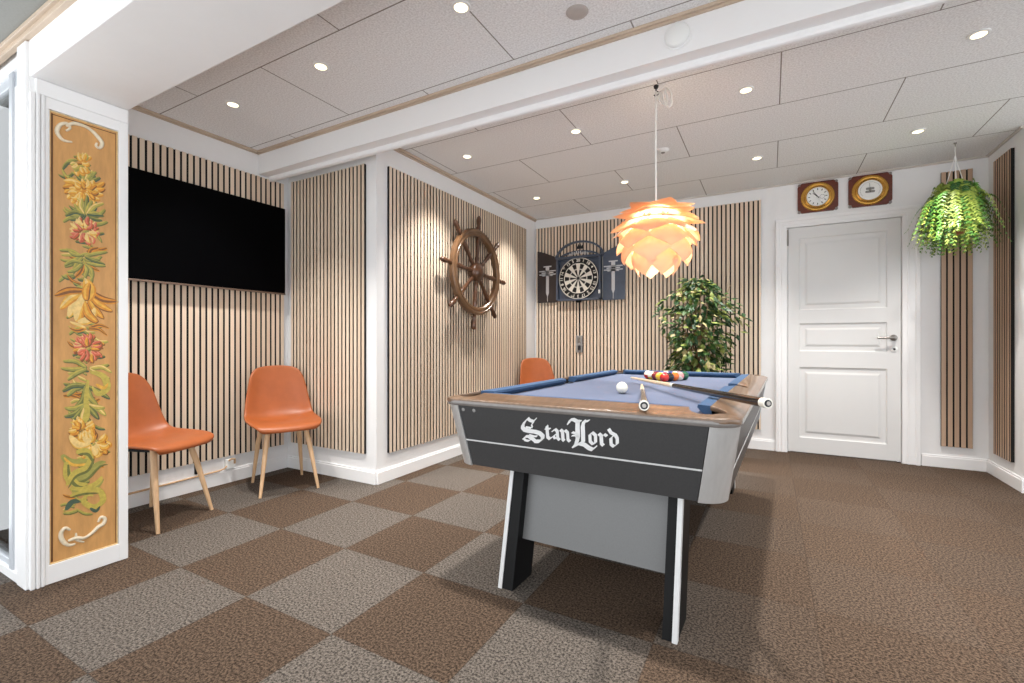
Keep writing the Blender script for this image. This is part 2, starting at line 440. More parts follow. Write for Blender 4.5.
# glazed aluminium door beside the pillar
d = bpy.data.objects.new('door_2', None); C.objects.link(d); d['kind'] = 'structure'
d.location = (-3.1, .73, 0); d['label'] = 'grey aluminium glazed door beside the painted pillar'
b = BM(); box(b, XT, -2.755, .712, .76, .0, .042, bev=.003); box(b, XT, -2.755, .71, .76, 2.195, 2.24, bev=.003)
obj('sill', b, M['trim'], d)
b = BM()
box(b, -2.915, -2.787, .722, .752, .042, 2.195, bev=.003); box(b, -2.90, -2.86, .712, .73, .042, 2.195, bev=.003)
box(b, XT, -2.90, .722, .752, .042, .07, bev=.003); box(b, XT, -2.90, .722, .752, 2.15, 2.195, bev=.003)
obj('door_frame', b, M['alu'], d)
b = BM(); box(b, -2.787, -2.757, .73, .755, .03, 2.2); obj('gasket', b, M['rubber'], d)
b = BM(); box(b, XT, -2.91, .733, .741, .068, 2.155); obj('glass_pane', b, M['glass'], d)

# panelled white door
d = bpy.data.objects.new('door_1', None); C.objects.link(d); d['kind'] = 'structure'
d.location = (.556, YB, 0); d['label'] = 'white three-panel door in the back wall'
b = BM()
for x0, x1 in ((.045, .135), (.975, 1.09)):
    box(b, x0, x1, YB - .022, YB + .001, 0, 2.086, bev=.003)
    box(b, x0 + (.0 if x0 < .5 else x1 - x0 - .03), x0 + (.03 if x0 < .5 else x1 - x0), YB - .032, YB - .02, 0, 2.141, bev=.003)
    box(b, x0 + (.045 if x0 < .5 else .03), x0 + (.06 if x0 < .5 else .045), YB - .028, YB - .02, 0, 2.109, bev=.002)
box(b, .0445, 1.0905, YB - .0225, YB + .001, 2.085, 2.1645, bev=.003); box(b, .044, 1.091, YB - .0325, YB - .02, 2.14, 2.168, bev=.003)
box(b, .0895, 1.0205, YB - .0285, YB - .02, 2.108, 2.122, bev=.002)
box(b, .115, .140, YB - .01, YB + .12, 0, 2.11); box(b, .972, .995, YB - .01, YB + .12, 0, 2.11); box(b, .115, .995, YB - .01, YB + .12, 2.088, 2.11)
box(b, .125, .165, YB + .041, YB + .09, 0, 2.1); box(b, .95, .985, YB + .041, YB + .09, 0, 2.1); box(b, .13, .98, YB + .0415, YB + .09, 2.06, 2.105)
obj('door_casing', b, M['trim'], d)
b = BM()
yb = YB - .002
box(b, .144, .968, yb + .018, yb + .04, .012, 2.083)
xs = (.236, .874); pz = ((.148, .795), (.942, 1.195), (1.321, 1.98))
box(b, .144, xs[0], yb, yb + .03, .012, 2.083, bev=.002); box(b, xs[1], .968, yb, yb + .03, .012, 2.083, bev=.002)
for z0, z1 in ((.012, .148), (.795, .942), (1.195, 1.321), (1.98, 2.083)):
    box(b, xs[0] - .004, xs[1] + .004, yb + .0004, yb + .03, z0, z1, bev=.002)
def moulded(b, x0, x1, z0, z1, prof):
    R4 = [[b.verts.new((x, y, z)) for x, z in ((x0 + q, z0 + q), (x1 - q, z0 + q), (x1 - q, z1 - q), (x0 + q, z1 - q))] for q, y in prof]
    for A, B in zip(R4, R4[1:]):
        for k in range(4): b.faces.new((A[k], A[(k + 1) % 4], B[(k + 1) % 4], B[k]))
    b.faces.new(R4[-1])
for z0, z1 in pz:
    moulded(b, xs[0] - .003, xs[1] + .003, z0 - .003, z1 + .003, [(0, yb + .002), (.004, yb + .003), (.008, yb + .009), (.02, yb + .011), (.045, yb + .011), (.062, yb + .005), (.066, yb + .0045)])
obj('door_leaf', b, M['door'], d)
b = BM(); box(b, .125, .150, YB - .012, YB + .004, 1.92, 2.07, bev=.002); tube(b, [(.141, YB - .012, 1.94), (.141, YB - .012, 2.05)], .007, 10); obj('hinge', b, M['chrome'], d)
b = BM()
lathe(b, [(0, 0), (.026, 0), (.026, .008), (.011, .012), (.011, .05), (0, .05)], frame_from((.918, yb, 1.062), (1, 0, 0), (0, 0, 1)))
tube(b, [(.918, yb - .045, 1.062), (.905, yb - .05, 1.062), (.87, yb - .05, 1.062), (.80, yb - .05, 1.06)], [.011, .0105, .009, .008], 10)
obj('door_handle', b, M['chrome'], d, 40)
b = BM(); lathe(b, [(0, 0), (.025, 0), (.025, .006), (.022, .008), (0, .008)], frame_from((.922, yb, .965), (1, 0, 0), (0, 0, 1)))
k = obj('lock_rose', b, M['dial'], d, 40)
b = BM(); lathe(b, [(0, .007), (.009, .007), (.009, .0115), (0, .0115)], frame_from((.922, yb, .965), (1, 0, 0), (0, 0, 1)), 16)
obj('key_cylinder', b, M['ink'], k)

# ------------------------------------------------------------------ slatted acoustic panels
def slat_panel(label, p0, p1, z0, z1, normal, wood, pitch=.04, sw=.027, th=.012, lead=0., group=None, endface=False):
    p0 = Vector(p0 + (0,)); p1 = Vector(p1 + (0,)); d = (p1 - p0); Ln = d.length; d.normalize(); n = Vector(normal + (0,))
    t = thing('slat_panel', label, 'wall panel', ((p0 + p1) / 2)[:2] + (z0,), group=group)
    Mx = Matrix((d, n, Vector((0, 0, 1)))).transposed().to_4x4(); Mx.translation = p0
    b = BM(); vs = box(b, 0, Ln, .0005, .009, z0, z1); bmesh.ops.transform(b, matrix=Mx, verts=b.verts)
    bmesh.ops.recalc_face_normals(b, faces=b.faces); obj('felt_backing', b, M['felt'], t)
    b = BM(); x = lead
    while x < Ln - .004:
        box(b, x, min(x + sw, Ln), .0088, .009 + th, z0, z1); x += pitch
    for f in b.faces: f.material_index = 0 if abs(f.normal.y) > .5 and f.calc_center_median().y > .012 else 1
    bmesh.ops.transform(b, matrix=Mx, verts=b.verts); bmesh.ops.recalc_face_normals(b, faces=b.faces)
    obj('slats', b, [wood, M['felt']], t)
    return t
slat_panel('pale oak slatted panel with black gaps behind the television', (XT, 1.10), (XT, 2.415), .195, 2.305, (1, 0), M['oak'])
slat_panel('narrower oak slatted panel on the short wall right of the cognac chair', (XT + .065, YS), (XW - .10, YS), .212, 2.322, (0, -1), M['oak'])
slat_panel('oak slatted panel carrying the wooden ship wheel', (XW, 2.57), (XW, 4.775), .207, 2.325, (1, 0), M['oak'])
slat_panel('widest oak slatted panel, behind the dartboard and the leafy tree', (XW + .025, YB), (-.078, YB), .19, 2.38, (0, -1), M['oak'])
slat_panel('narrow five-slat brown panel right of the white door', (1.222, YB), (1.415, YB), .175, 2.41, (0, -1), M['walnut'], sw=.029)
slat_panel('narrow brown slatted panel on the right-hand wall, seen edge on', (XR, 4.905), (XR, 4.60), .175, 2.40, (-1, 0), M['walnut'], lead=.012)

# ------------------------------------------------------------------ downlights
random.seed(3)
proto = thing('downlight', 'x', 'ceiling light', (0, 0, 0))
b = BM(); lathe(b, [(.030, -.001), (.030, -.006), (.034, -.008), (.042, -.005), (.043, 0)], seg=28); obj('trim_ring', b, M['dial'], proto, 50)
b = BM(); lathe(b, [(0, -.0045), (.0305, -.0045), (.0305, -.0025), (0, -.0025)], seg=24); obj('lens', b, M['lens'], proto)
DL = [(-1.187, 1.68, 'lit downlight nearest the top edge, first row before the white beam'),
      (-2.097, 1.68, 'lit downlight in the middle of the row before the white beam'),
      (-2.909, 1.685, 'lit downlight closest to the painted pillar, above the television'),
      (-2.102, 3.06, 'lit downlight just behind the beam, above the ship wheel wall'),
      (-1.187, 3.06, 'lit downlight behind the beam, left of the pendant lamp cord'),
      (-.124, 3.04, 'lit downlight right of the pendant lamp cord'),
      (.872, 3.03, 'lit downlight in the upper right corner of the ceiling'),
      (-2.09, 4.29, 'lit downlight in the back corner over the dartboard'),
      (-1.172, 4.25, 'lit downlight in the back row above the pendant lamp shade'),
      (-.093, 4.21, 'lit downlight in the back row left of the two brass instruments'),
      (-.124, 1.68, 'lit downlight in the first row, over the near right corner of the pool table'),
      (.872, 1.68, 'lit downlight in the first row, nearest the right-hand wall'),
      (.902, 4.22, 'lit downlight above the second brass instrument, near the fern')]
SPOT_W = 110.
for i, (x, y, lb) in enumerate(DL):
    if i == 0: o = proto; o.location = (x, y, H); tag(o, lb, 'ceiling light', 'downlights in the ceiling')
    else: o = dup(proto, (x, y, H), (0, 0, 0), lb, 'downlights in the ceiling')
    ld = bpy.data.lights.new('downlight_beam', 'SPOT'); ld.energy = SPOT_W; ld.color = (1, .965, .915)
    ld.spot_size = R(92); ld.spot_blend = 1.; ld.shadow_soft_size = .03
    lo = bpy.data.objects.new('downlight_beam', ld); C.objects.link(lo); lo.location = (x, y, H - .02)

t = thing('ceiling_sensor', 'small unlit round sensor in the ceiling right of the pendant cord', 'sensor', (-.72, 3.69, H))
b = BM(); lathe(b, [(0, -.022), (.022, -.020), (.038, -.012), (.046, -.003), (.047, 0)], Matrix.Translation((-.72, 3.69, H)), 28); obj('housing', b, M['dial'], t, 50)
b = BM(); lathe(b, [(0, -.026), (.012, -.025), (.016, -.0205), (0, -.0195)], Matrix.Translation((-.72, 3.69, H)), 20); obj('sensor_eye', b, M['chrome'], t, 50)
b = BM(); lathe(b, [(0, -.010), (.03, -.010), (.044, -.006), (.05, 0)], Matrix.Translation((-.754, 1.96, H)), 32)
o = obj('ceiling_vent', b, mat('grey_vent_plastic', rgb(186, 178, 172), .8, noise=.05, nscale=40), None, 50); tag(o, 'flush grey round vent disc in the ceiling before the beam', 'vent')
Mx = frame_from((-.367, 2.206, 2.412), (1, 0, 0), (0, 0, 1))
t = thing('smoke_detector', 'flat white round cover on the face of the white beam', 'detector', (-.367, 2.2, 2.412))
b = BM(); lathe(b, [(0, .022), (.045, .021), (.054, .014), (.055, 0)], Mx, 36); obj('cover', b, M['dial'], t, 50)
b = BM(); lathe(b, [(.056, .0), (.062, .0), (.062, .006), (.055, .006)], Mx, 36); obj('base_ring', b, M['trim'], t, 50)

# ------------------------------------------------------------------ television
TY0, TY1, TZ0, TZ1 = 1.150, 2.380, 1.404, 2.089
XS = XT + .021
t = thing('television', 'large black flat television hung on the oak slatted wall', 'television', (XS, (TY0 + TY1) / 2, TZ0))
b = BM(); box(b, XS + .001, XS + .02, TY0 + .25, TY1 - .25, TZ0 + .2, TZ1 - .2); obj('wall_mount', b, M['black'], t)
b = BM(); box(b, XS + .018, XS + .05, TY0 + .05, TY1 - .05, TZ0 + .06, TZ1 - .05, bev=.008); box(b, XS + .045, XS + .058, TY0, TY1, TZ0, TZ1, bev=.003); obj('housing', b, M['screen'], t)
b = BM(); box(b, XS + .057, XS + .0595, TY0 + .007, TY1 - .007, TZ0 + .014, TZ1 - .007); obj('screen', b, M['screen'], t)
b = BM(); box(b, XS + .05, XS + .061, TY0, TY1, TZ0 - .003, TZ0 + .009, bev=.0015)
obj('bottom_bezel', b, mat('brown_metal_bezel', rgb(120, 100, 88), .35, .6, noise=.05), t)

# ------------------------------------------------------------------ wall cable, socket, adapter
t = thing('power_socket', 'small white socket with brown lever at the end of the beige wall cable', 'socket', (XT, 1.974, .13))
b = BM(); box(b, XT, XT + .03, 1.945, 2.005, .10, .175, bev=.006); obj('box', b, M['dial'], t)
b = BM(); tube(b, [(XT + .03, 1.965, .165), (XT + .05, 1.975, .178), (XT + .05, 1.995, .172), (XT + .04, 2.0, .14)], .007, 8); obj('lever', b, M['beech'], t, 60)
b = BM(); tube(b, [(XT + .017, 1.05, .088), (XT + .017, 1.4, .092), (XT + .017, 1.75, .10), (XT + .02, 1.90, .104), (XT + .035, 1.93, .115), (XT + .035, 1.945, .13)], .0065, 8)
o = obj('wall_cable', b, M['beech'], None, 60); tag(o, 'thin beige cable running along the white skirting behind the chair', 'cable')
b = BM(); box(b, XT + .001, XT + .022, 1.745, 1.765, .115, .185, bev=.003); tube(b, [(XT + .012, 1.755, .185), (XT + .012, 1.752, .21)], .004, 8)
o = obj('plug_adapter', b, M['black']); tag(o, 'small black plug on the white wall under the slats', 'plug')

# ------------------------------------------------------------------ painted folk-art panel on the pillar
XP = -2.685
CF = 466.; CA = R(29.0); CH = 1.03
def on_panel(px, py):
    """point on the pillar face x = -2.68 as (y, z)"""
    u = (px - 512) / CF; vx = -math.sin(CA) + math.cos(CA) * u; vy = math.cos(CA) + math.sin(CA) * u; vz = -(py - 341.5) / CF
    k = -2.68 / vx
    return vy * k, CH + vz * k
t = thing('painted_panel', 'tall ochre wooden panel painted with a column of flowers, on the white pillar', 'painted panel', (XP, .897, .084))
m_och = mat('ochre_painted_wood', rgb(204, 152, 92), .5, noise=.16, nscale=5, stretch=(1, 5, 1), bump=.05)
b = BM(); box(b, XP + .0002, XP + .004, .7785, 1.016, .084, 2.012); obj('board', b, m_och, t)
b = BM()
for y0, y1, z0, z1 in ((.778, .782, .08, 2.014), (1.012, 1.016, .08, 2.014), (.7775, 1.0165, .08, .085), (.7775, 1.0165, 2.009, 2.014)):
    box(b, XP, XP + .008, y0, y1, z0, z1, bev=.002)
obj('gilt_edge', b, M['goldline'], t)
b = BM()
for y0, y1, z0, z1 in ((.785, .788, .09, 2.004), (.7885, .790, .09, 2.004), (1.0075, 1.009, .09, 2.004), (.786, 1.008, 1.999, 2.002)):
    box(b, XP + .003, XP + .0055, y0, y1, z0, z1)
obj('dark_border_line', b, mat('dark_border_paint', rgb(98, 62, 30), .5, noise=.1), t)
PC = [(226, 172, 70), (210, 138, 48), (158, 152, 78), (112, 114, 60), (220, 132, 104), (206, 96, 66), (230, 196, 126), (192, 172, 80), (74, 92, 74), (132, 86, 46)]
pm = [mat('flower_paint', rgb(*c), .5, noise=.18, nscale=60) for c in PC]
YEL, ORA, OLV, GRN, PNK, RED, CRM, LIM, TEAL, BRN = range(10)
random.seed(11)
pb = BM(); lay = [0]
SH = {}
def stroke(pts, w, mi):
    """a tapered brush stroke through photo points, laid on the board as a very thin raised layer"""
    P = [Vector(on_panel(*p)) for p in pts]
    # resample as a smooth curve
    S = []
    n = len(P)
    for i in range(n - 1):
        p0, p1, p2, p3 = P[max(i - 1, 0)], P[i], P[i + 1], P[min(i + 2, n - 1)]
        for k in range(6):
            s = k / 6.
            S.append(.5 * ((2 * p1) + (p2 - p0) * s + (2 * p0 - 5 * p1 + 4 * p2 - p3) * s * s + (3 * p1 - p0 - 3 * p2 + p3) * s ** 3))
    S.append(P[-1]); N_ = len(S); lay[0] += 1
    x = XP + .0045 + .0000009 * lay[0]
    L_, R_ = [], []
    for i, p in enumerate(S):
        tt = (S[min(i + 1, N_ - 1)] - S[max(i - 1, 0)]); tt.normalize(); nn = Vector((-tt.y, tt.x))
        s = i / (N_ - 1); h = w * .00165 * (math.sin(PI * min(1, .08 + s * .92)) ** .7) + .0002
        L_.append(p + nn * h); R_.append(p - nn * h)
    va = [pb.verts.new((x, p.x, p.y)) for p in L_]; vb = [pb.verts.new((x, p.x, p.y)) for p in R_]
    for i in range(N_ - 1):
        f = pb.faces.new((va[i], va[i + 1], vb[i + 1], vb[i])); f.material_index = mi
def petal(cx, cy, ang, ln, w, mi, bend=.3, r0=0.):
    a = R(ang); d = (math.cos(a), math.sin(a)); n = (-d[1], d[0])
    pts = [(cx + d[0] * r0, cy + d[1] * r0), (cx + d[0] * (r0 + ln * .5) + n[0] * bend * ln * .4, cy + d[1] * (r0 + ln * .5) + n[1] * bend * ln * .4), (cx + d[0] * (r0 + ln), cy + d[1] * (r0 + ln))]
    dark = {YEL: ORA, ORA: BRN, OLV: GRN, GRN: TEAL, PNK: RED, RED: BRN, CRM: YEL, LIM: OLV, TEAL: GRN, BRN: ORA}[mi]
    light = {YEL: CRM, ORA: YEL, OLV: LIM, GRN: OLV, PNK: CRM, RED: PNK, CRM: CRM, LIM: CRM, TEAL: OLV, BRN: ORA}[mi]
    stroke([(x + .7, y + .9) for x, y in pts], w * 1.12, dark)
    stroke(pts, w * .92, mi)
    stroke([(x - .5, y - .7) for x, y in pts], w * .34, light)
def bloom(cx, cy, rx, ry, cols, n=22, w=5.5):
    for i in range(int(n * 1.6)):
        a = random.uniform(0, 360); q = random.uniform(.25, 1)
        x = cx + rx * .55 * q * math.cos(R(a)); y = cy + ry * .55 * q * math.sin(R(a))
        petal(x, y, a + random.uniform(-30, 30), (rx + ry) * .28, w, random.choice(cols), random.uniform(-.6, .6))
def spray(cx, cy, angs, ln, w, cols):
    for a in angs:
        petal(cx, cy, a, ln * random.uniform(.75, 1.15), w, random.choice(cols), random.uniform(-.5, .5), 2)
for yy in range(158, 512, 7):                                # loose foliage all down the column
    for k in range(3):
        a = random.choice((random.uniform(-50, 40), random.uniform(140, 230))); c = random.choice([OLV, OLV, LIM, GRN, BRN, OLV])
        petal(84 + 5 * math.sin(yy * .06) + random.uniform(-8, 8), yy + random.uniform(-3, 3), a, random.uniform(9, 17), random.uniform(2.5, 4.5), c, random.uniform(-.7, .7))
spray(84, 182, range(200, 345, 18), 14, 4, [OLV, GRN, LIM]); bloom(81, 164, 11, 12, [YEL, LIM, YEL], 16, 5)
spray(84, 182, (15, 165, 40, 140), 12, 4, [GRN, OLV])
for a in range(-10, 195, 17): petal(84, 186, a, 19, 8, random.choice([YEL, ORA, YEL]), .3, 2)
bloom(84, 191, 16, 11, [YEL, ORA, ORA, YEL], 34, 4.6)
spray(85, 216, list(range(165, 380, 16)), 19, 4.5, [GRN, OLV, LIM]); spray(85, 214, (20, 160, 5, 175), 18, 4, [GRN, TEAL])
spray(83, 256, list(range(-10, 30, 10)) + list(range(150, 215, 11)) + [60, 90, 120], 20, 4, [OLV, GRN, LIM, OLV]); spray(84, 262, (30, 60, 120, 150, 170, 10), 20, 4, [OLV, LIM, BRN])
for a, c in ((100, ORA), (80, YEL), (60, ORA), (125, CRM), (145, YEL), (170, BRN), (40, ORA), (20, BRN), (110, CRM)): petal(87, 290, a, 30, 9, c, .25, 3)
petal(87, 300, -95, 22, 13, YEL, .3); petal(86, 300, -80, 18, 8, ORA, -.3); petal(78, 322, -40, 22, 9, CRM, .5); petal(97, 322, -120, 24, 9, ORA, -.4)
bloom(84, 231, 15, 13, [PNK, PNK, RED, PNK, CRM], 40, 4.2)
spray(87, 328, (0, 20, 160, 180, 200), 20, 3.5, [BRN, OLV, CRM])
bloom(88, 348, 17, 13, [RED, RED, PNK, RED, ORA], 44, 4)
spray(88, 368, (165, 180, 195, 150, -10, 10, 25), 24, 5, [OLV, LIM, OLV]); spray(86, 385, (150, 165, 120, 60, 30), 24, 6, [OLV, LIM, GRN])
stroke([(90, 372), (103, 376), (107, 388), (98, 394), (92, 386)], 8, LIM); stroke([(96, 384), (104, 388), (108, 383)], 4, YEL)
spray(86, 404, (170, 150, 130, 30, 10, 50, 100), 22, 6, [OLV, LIM, GRN]); stroke([(88, 380), (86, 400), (87, 416), (80, 424), (70, 422)], 6, LIM)
bloom(82, 430, 16, 12, [YEL, ORA, YEL], 20, 6); bloom(93, 444, 18, 14, [YEL, ORA, YEL, CRM], 26, 7); petal(70, 436, 20, 22, 8, CRM, .6)
for p in ([(62, 455), (70, 462), (82, 462), (92, 458)], [(64, 474), (74, 480), (86, 476), (98, 464), (106, 462)], [(66, 462), (68, 476), (76, 484), (88, 484)], [(70, 488), (82, 490), (96, 484), (102, 476)], [(92, 456), (86, 468), (74, 474), (66, 486)], [(76, 452), (86, 452), (92, 462)]):
    stroke(p, 9, random.choice([LIM, OLV, LIM])); stroke([(x + 2, y + 2.5) for x, y in p], 3.5, random.choice([OLV, GRN, YEL]))
stroke([(70, 496), (82, 492), (98, 490), (103, 500), (94, 507), (84, 502), (87, 495), (94, 496)], 7, LIM); stroke([(72, 497), (84, 494), (99, 493)], 3, GRN)
stroke([(66, 510), (72, 502), (80, 502)], 7, TEAL); stroke([(90, 508), (96, 511), (100, 506)], 4, TEAL)
obj('painted_flowers', pb, pm, t)
def scroll(pts, rad):
    b = BM()
    P = [Vector((XP + .005,) + on_panel(*p)) for p in pts]
    S = []; n = len(P); Rr = []
    for i in range(n - 1):
        p0, p1, p2, p3 = P[max(i - 1, 0)], P[i], P[i + 1], P[min(i + 2, n - 1)]
        for k in range(5):
            s = k / 5.
            S.append(.5 * ((2 * p1) + (p2 - p0) * s + (2 * p0 - 5 * p1 + 4 * p2 - p3) * s * s + (3 * p1 - p0 - 3 * p2 + p3) * s ** 3)); Rr.append(rad[i] * (1 - s) + rad[i + 1] * s)
    S.append(P[-1]); Rr.append(rad[-1])
    tube(b, S, [r * .0058 for r in Rr], 8)
    return b
for nm, segs in (('top_scroll', [([(72, 142), (63, 140), (57, 132), (60, 125), (67, 123.5), (70, 128), (66, 131)], [.6, 1.1, 1.4, 1.3, 1.1, .9, .7]),
                                 ([(66, 126), (74, 123.5), (84, 126), (92, 131), (98, 137), (102, 143), (100, 148), (96, 146), (97, 143)], [.8, 1.4, 1.2, 1.2, 1.5, 1.4, 1.1, .9, .6])]),
                 ('bottom_scroll', [([(70, 530), (65, 528), (61, 533), (62, 540), (68, 545), (75, 544)], [.7, 1.2, 1.4, 1.5, 1.2, .8]),
                                    ([(68, 541), (76, 538), (84, 538), (92, 533), (98, 527), (103, 524), (105, 519), (101, 517), (98, 522)], [.9, 1.5, 1.1, 1.2, 1.4, 1.5, 1.3, 1., .7]), ([(76, 533), (77, 540), (84, 542)], [.6, .9, .5])])):
    bb = BM()
    for pts, rad in segs:
        s = scroll(pts, rad); me = bpy.data.meshes.new('s'); s.to_mesh(me); s.free(); bb.from_mesh(me); bpy.data.meshes.remove(me)
    obj(nm, bb, M['cream'], t, 60)

# ------------------------------------------------------------------ chairs
def smoothstep(a, b, x):
    x = max(0, min(1, (x - a) / (b - a))); return x * x * (3 - 2 * x)
def shell_bm():
    prof = [(.232, .418), (.238, .436), (.222, .452), (.16, .458), (.08, .452), (0, .445), (-.08, .442), (-.145, .45), (-.19, .478), (-.218, .53), (-.238, .60), (-.256, .68), (-.272, .76), (-.284, .82), (-.290, .848)]
    hw = [.172, .19, .205, .225, .234, .238, .238, .236, .232, .226, .216, .203, .188, .165, .135]
    b = BM(); nu = 12; grid = []
    for i, ((x, z), w) in enumerate(zip(prof, hw)):
        row = []
        s = i / (len(prof) - 1)
        for j in range(nu + 1):
            u = -1 + 2 * j / nu; e = abs(u) ** 2.6
            lift = (.038 * smoothstep(.1, .45, s) * (1 - smoothstep(.5, .75, s))) * e
            fwd = .058 * smoothstep(.35, .65, s) * (1 - .75 * smoothstep(.8, 1, s)) * e
            fr = -.03 * (1 - smoothstep(0, .2, s)) * abs(u) ** 3
            tp = -.02 * smoothstep(.88, 1., s) * abs(u) ** 3
            row.append(b.verts.new((x + fwd + fr, u * w, z + lift + tp)))
        grid.append(row)
    for i in range(len(grid) - 1):
        for j in range(nu):
            b.faces.new((grid[i][j], grid[i + 1][j], grid[i + 1][j + 1], grid[i][j + 1]))
    bmesh.ops.recalc_face_normals(b, faces=b.faces)
    return b
def make_chair(label):
    t = thing('shell_chair', label, 'chair')
    o = obj('seat_shell', shell_bm(), M['leather'], t, 180)
    sd = o.modifiers.new('thickness', 'SOLIDIFY'); sd.thickness = .022; sd.offset = 0
    ss = o.modifiers.new('smooth', 'SUBSURF'); ss.levels = 2; ss.render_levels = 2
    b = BM(); box(b, -.13, .13, -.13, .13, .418, .434, bev=.006); obj('seat_plate', b, M['black'], t)
    for sx, fx in ((1, .215), (-1, -.20)):
        for sy in (-1, 1):
            b = BM(); tube(b, [(sx * .115, sy * .115, .435), (sx * .15, sy * .14, .30), (fx, sy * (.182 if sx > 0 else .168), 0.0)], [.0165, .0165, .0095], 14)
            obj('leg', b, M['beech'], t, 50)
    return t
ch = make_chair('cognac leather shell chair partly hidden by the painted pillar')
ch['group'] = 'cognac shell chairs'
ch.location = (-3.13, 1.36, 0); ch.rotation_euler = (0, 0, R(20))
dup(ch, (-3.052, 2.128, 0), (0, 0, R(-24)), 'cognac leather shell chair standing in the corner of the slatted walls')
dup(ch, (-2.10, 4.52, 0), (0, 0, R(-38)), 'cognac leather shell chair showing only its back behind the pool table')

# ------------------------------------------------------------------ ship wheel
WC = Vector((XW + .095, 3.62, 1.672))
Mw = frame_from(WC, (0, 1, 0), (0, 0, 1))          # local z points into the room (+x)
t = thing('helm', 'dark wooden eight-spoke ship wheel hung on the oak slats', 'ship wheel', WC)
WR = .398
b = BM(); lathe(b, [(WR - .070, -.018), (WR - .070, .018), (WR - .063, .026), (WR - .045, .027), (WR - .042, .023), (WR - .028, .023), (WR - .025, .027), (WR - .01, .026), (WR, .018), (WR, -.018), (WR - .01, -.026), (WR - .063, -.026), (WR - .070, -.018)], Mw, 64); obj('rim', b, M['rimwood'], t, 40)
b = BM(); lathe(b, [(0, -.03), (.08, -.03), (.088, -.02), (.088, .02), (.08, .034), (.056, .042), (.05, .048), (.022, .056), (0, .056)], Mw, 36); obj('hub', b, M['wheelwood'], t, 40)
for k in range(8):
    a = R(45 * k - 5); d = Vector((math.cos(a), math.sin(a), 0)); b = BM()
    P = [(.06, .016), (.10, .017), (.13, .022), (.15, .016), (.20, .018), (.26, .021), (.29, .024), (WR - .075, .017), (WR + .01, .017), (WR + .02, .024), (WR + .035, .017), (WR + .06, .021), (WR + .095, .024), (WR + .122, .020), (WR + .135, .012)]
    tube(b, [Mw @ (d * r) for r, w in P], [w for r, w in P], 12); obj('spoke', b, M['wheelwood'], t, 60)
b = BM(); lathe(b, [(0, -.0725), (.035, -.0725), (.035, -.06), (.016, -.055), (.016, -.028), (0, -.028)], Mw, 20); obj('wall_bracket', b, M['wheelwood'], t, 40)

# ------------------------------------------------------------------ dartboard cabinet
yc = YB - .0215
t = thing('dartboard_cabinet', 'black dartboard cabinet with both doors open on the oak slats', 'dartboard cabinet', (-1.90, yc, 1.49))
b = BM()
box(b, -2.165, -1.635, yc - .02, yc, 1.495, 1.985); 
for x0, x1, z0, z1 in ((-2.165, -2.145, 1.495, 1.99), (-1.655, -1.635, 1.495, 1.99), (-2.165, -1.635, 1.495, 1.512), (-2.165, -1.635, 1.972, 1.99)):
    box(b, x0, x1, yc - .075, yc, z0, z1, bev=.002)
obj('case', b, M['cabblue'], t)
def arch(r0, r1, cz, n=28, hw=.31, span=(15, 165)):
    pl = []
    for k in range(n + 1):
        a = R(span[0] + (span[1] - span[0]) * k / n); pl.append((r1 * math.cos(a), r1 * math.sin(a)))
    for k in range(n, -1, -1):
        a = R(span[0] + (span[1] - span[0]) * k / n); pl.append((r0 * math.cos(a), r0 * math.sin(a)))
    return pl
def ring_strip(b, cx, cz, rx0, rz0, rx1, rz1, a0, a1, y0, y1, n=30):
    vs = []
    for k in range(n + 1):
        a = R(a0 + (a1 - a0) * k / n); c, s = math.cos(a), math.sin(a)
        vs.append([b.verts.new((cx + rx * c, y, cz + rz * s)) for rx, rz, y in ((rx0, rz0, y0), (rx1, rz1, y0), (rx1, rz1, y1), (rx0, rz0, y1))])
    for p, q in zip(vs, vs[1:]):
        for k in range(4): b.faces.new((p[k], p[(k + 1) % 4], q[(k + 1) % 4], q[k]))
    b.faces.new(vs[0]); b.faces.new(vs[-1][::-1]); bmesh.ops.recalc_face_normals(b, faces=b.faces)
b = BM()
ring_strip(b, -1.90, 1.985, .27, .172, .292, .192, 6, 174, yc - .03, yc - .004)
ring_strip(b, -1.90, 1.972, .235, .072, .252, .092, 6, 174, yc - .04, yc - .004)
box(b, -2.17, -1.63, yc - .082, yc - .02, 1.983, 1.997, bev=.002)
for s in (-1, 1): box(b, -1.90 + s * .272 - .014, -1.90 + s * .272 + .014, yc - .05, yc - .004, 1.985, 2.03, bev=.004)
ar = obj('arched_crest', b, M['cabblue'], t)
b = BM()
crown = [(-.035, 0), (.035, 0), (.042, .045), (.022, .025), (.012, .055), (0, .03), (-.012, .055), (-.022, .025), (-.042, .045)]
prism(b, crown, frame_from((-1.90, yc - .012, 2.085), (1, 0, 0), (0, 0, 1)), .012); obj('emblem', b, M['ink'], ar)
b = BM()
for k in range(9):
    x = -1.90 + (k - 4) * .026; h = .030 + .008 * (k % 2)
    box(b, x - .007, x + .005, yc - .046, yc - .041, 2.006 + .018 * (1 - abs(k - 4) / 4) , 2.006 + h + .018 * (1 - abs(k - 4) / 4))
obj('crest_print', b, M['silverprint'], ar)
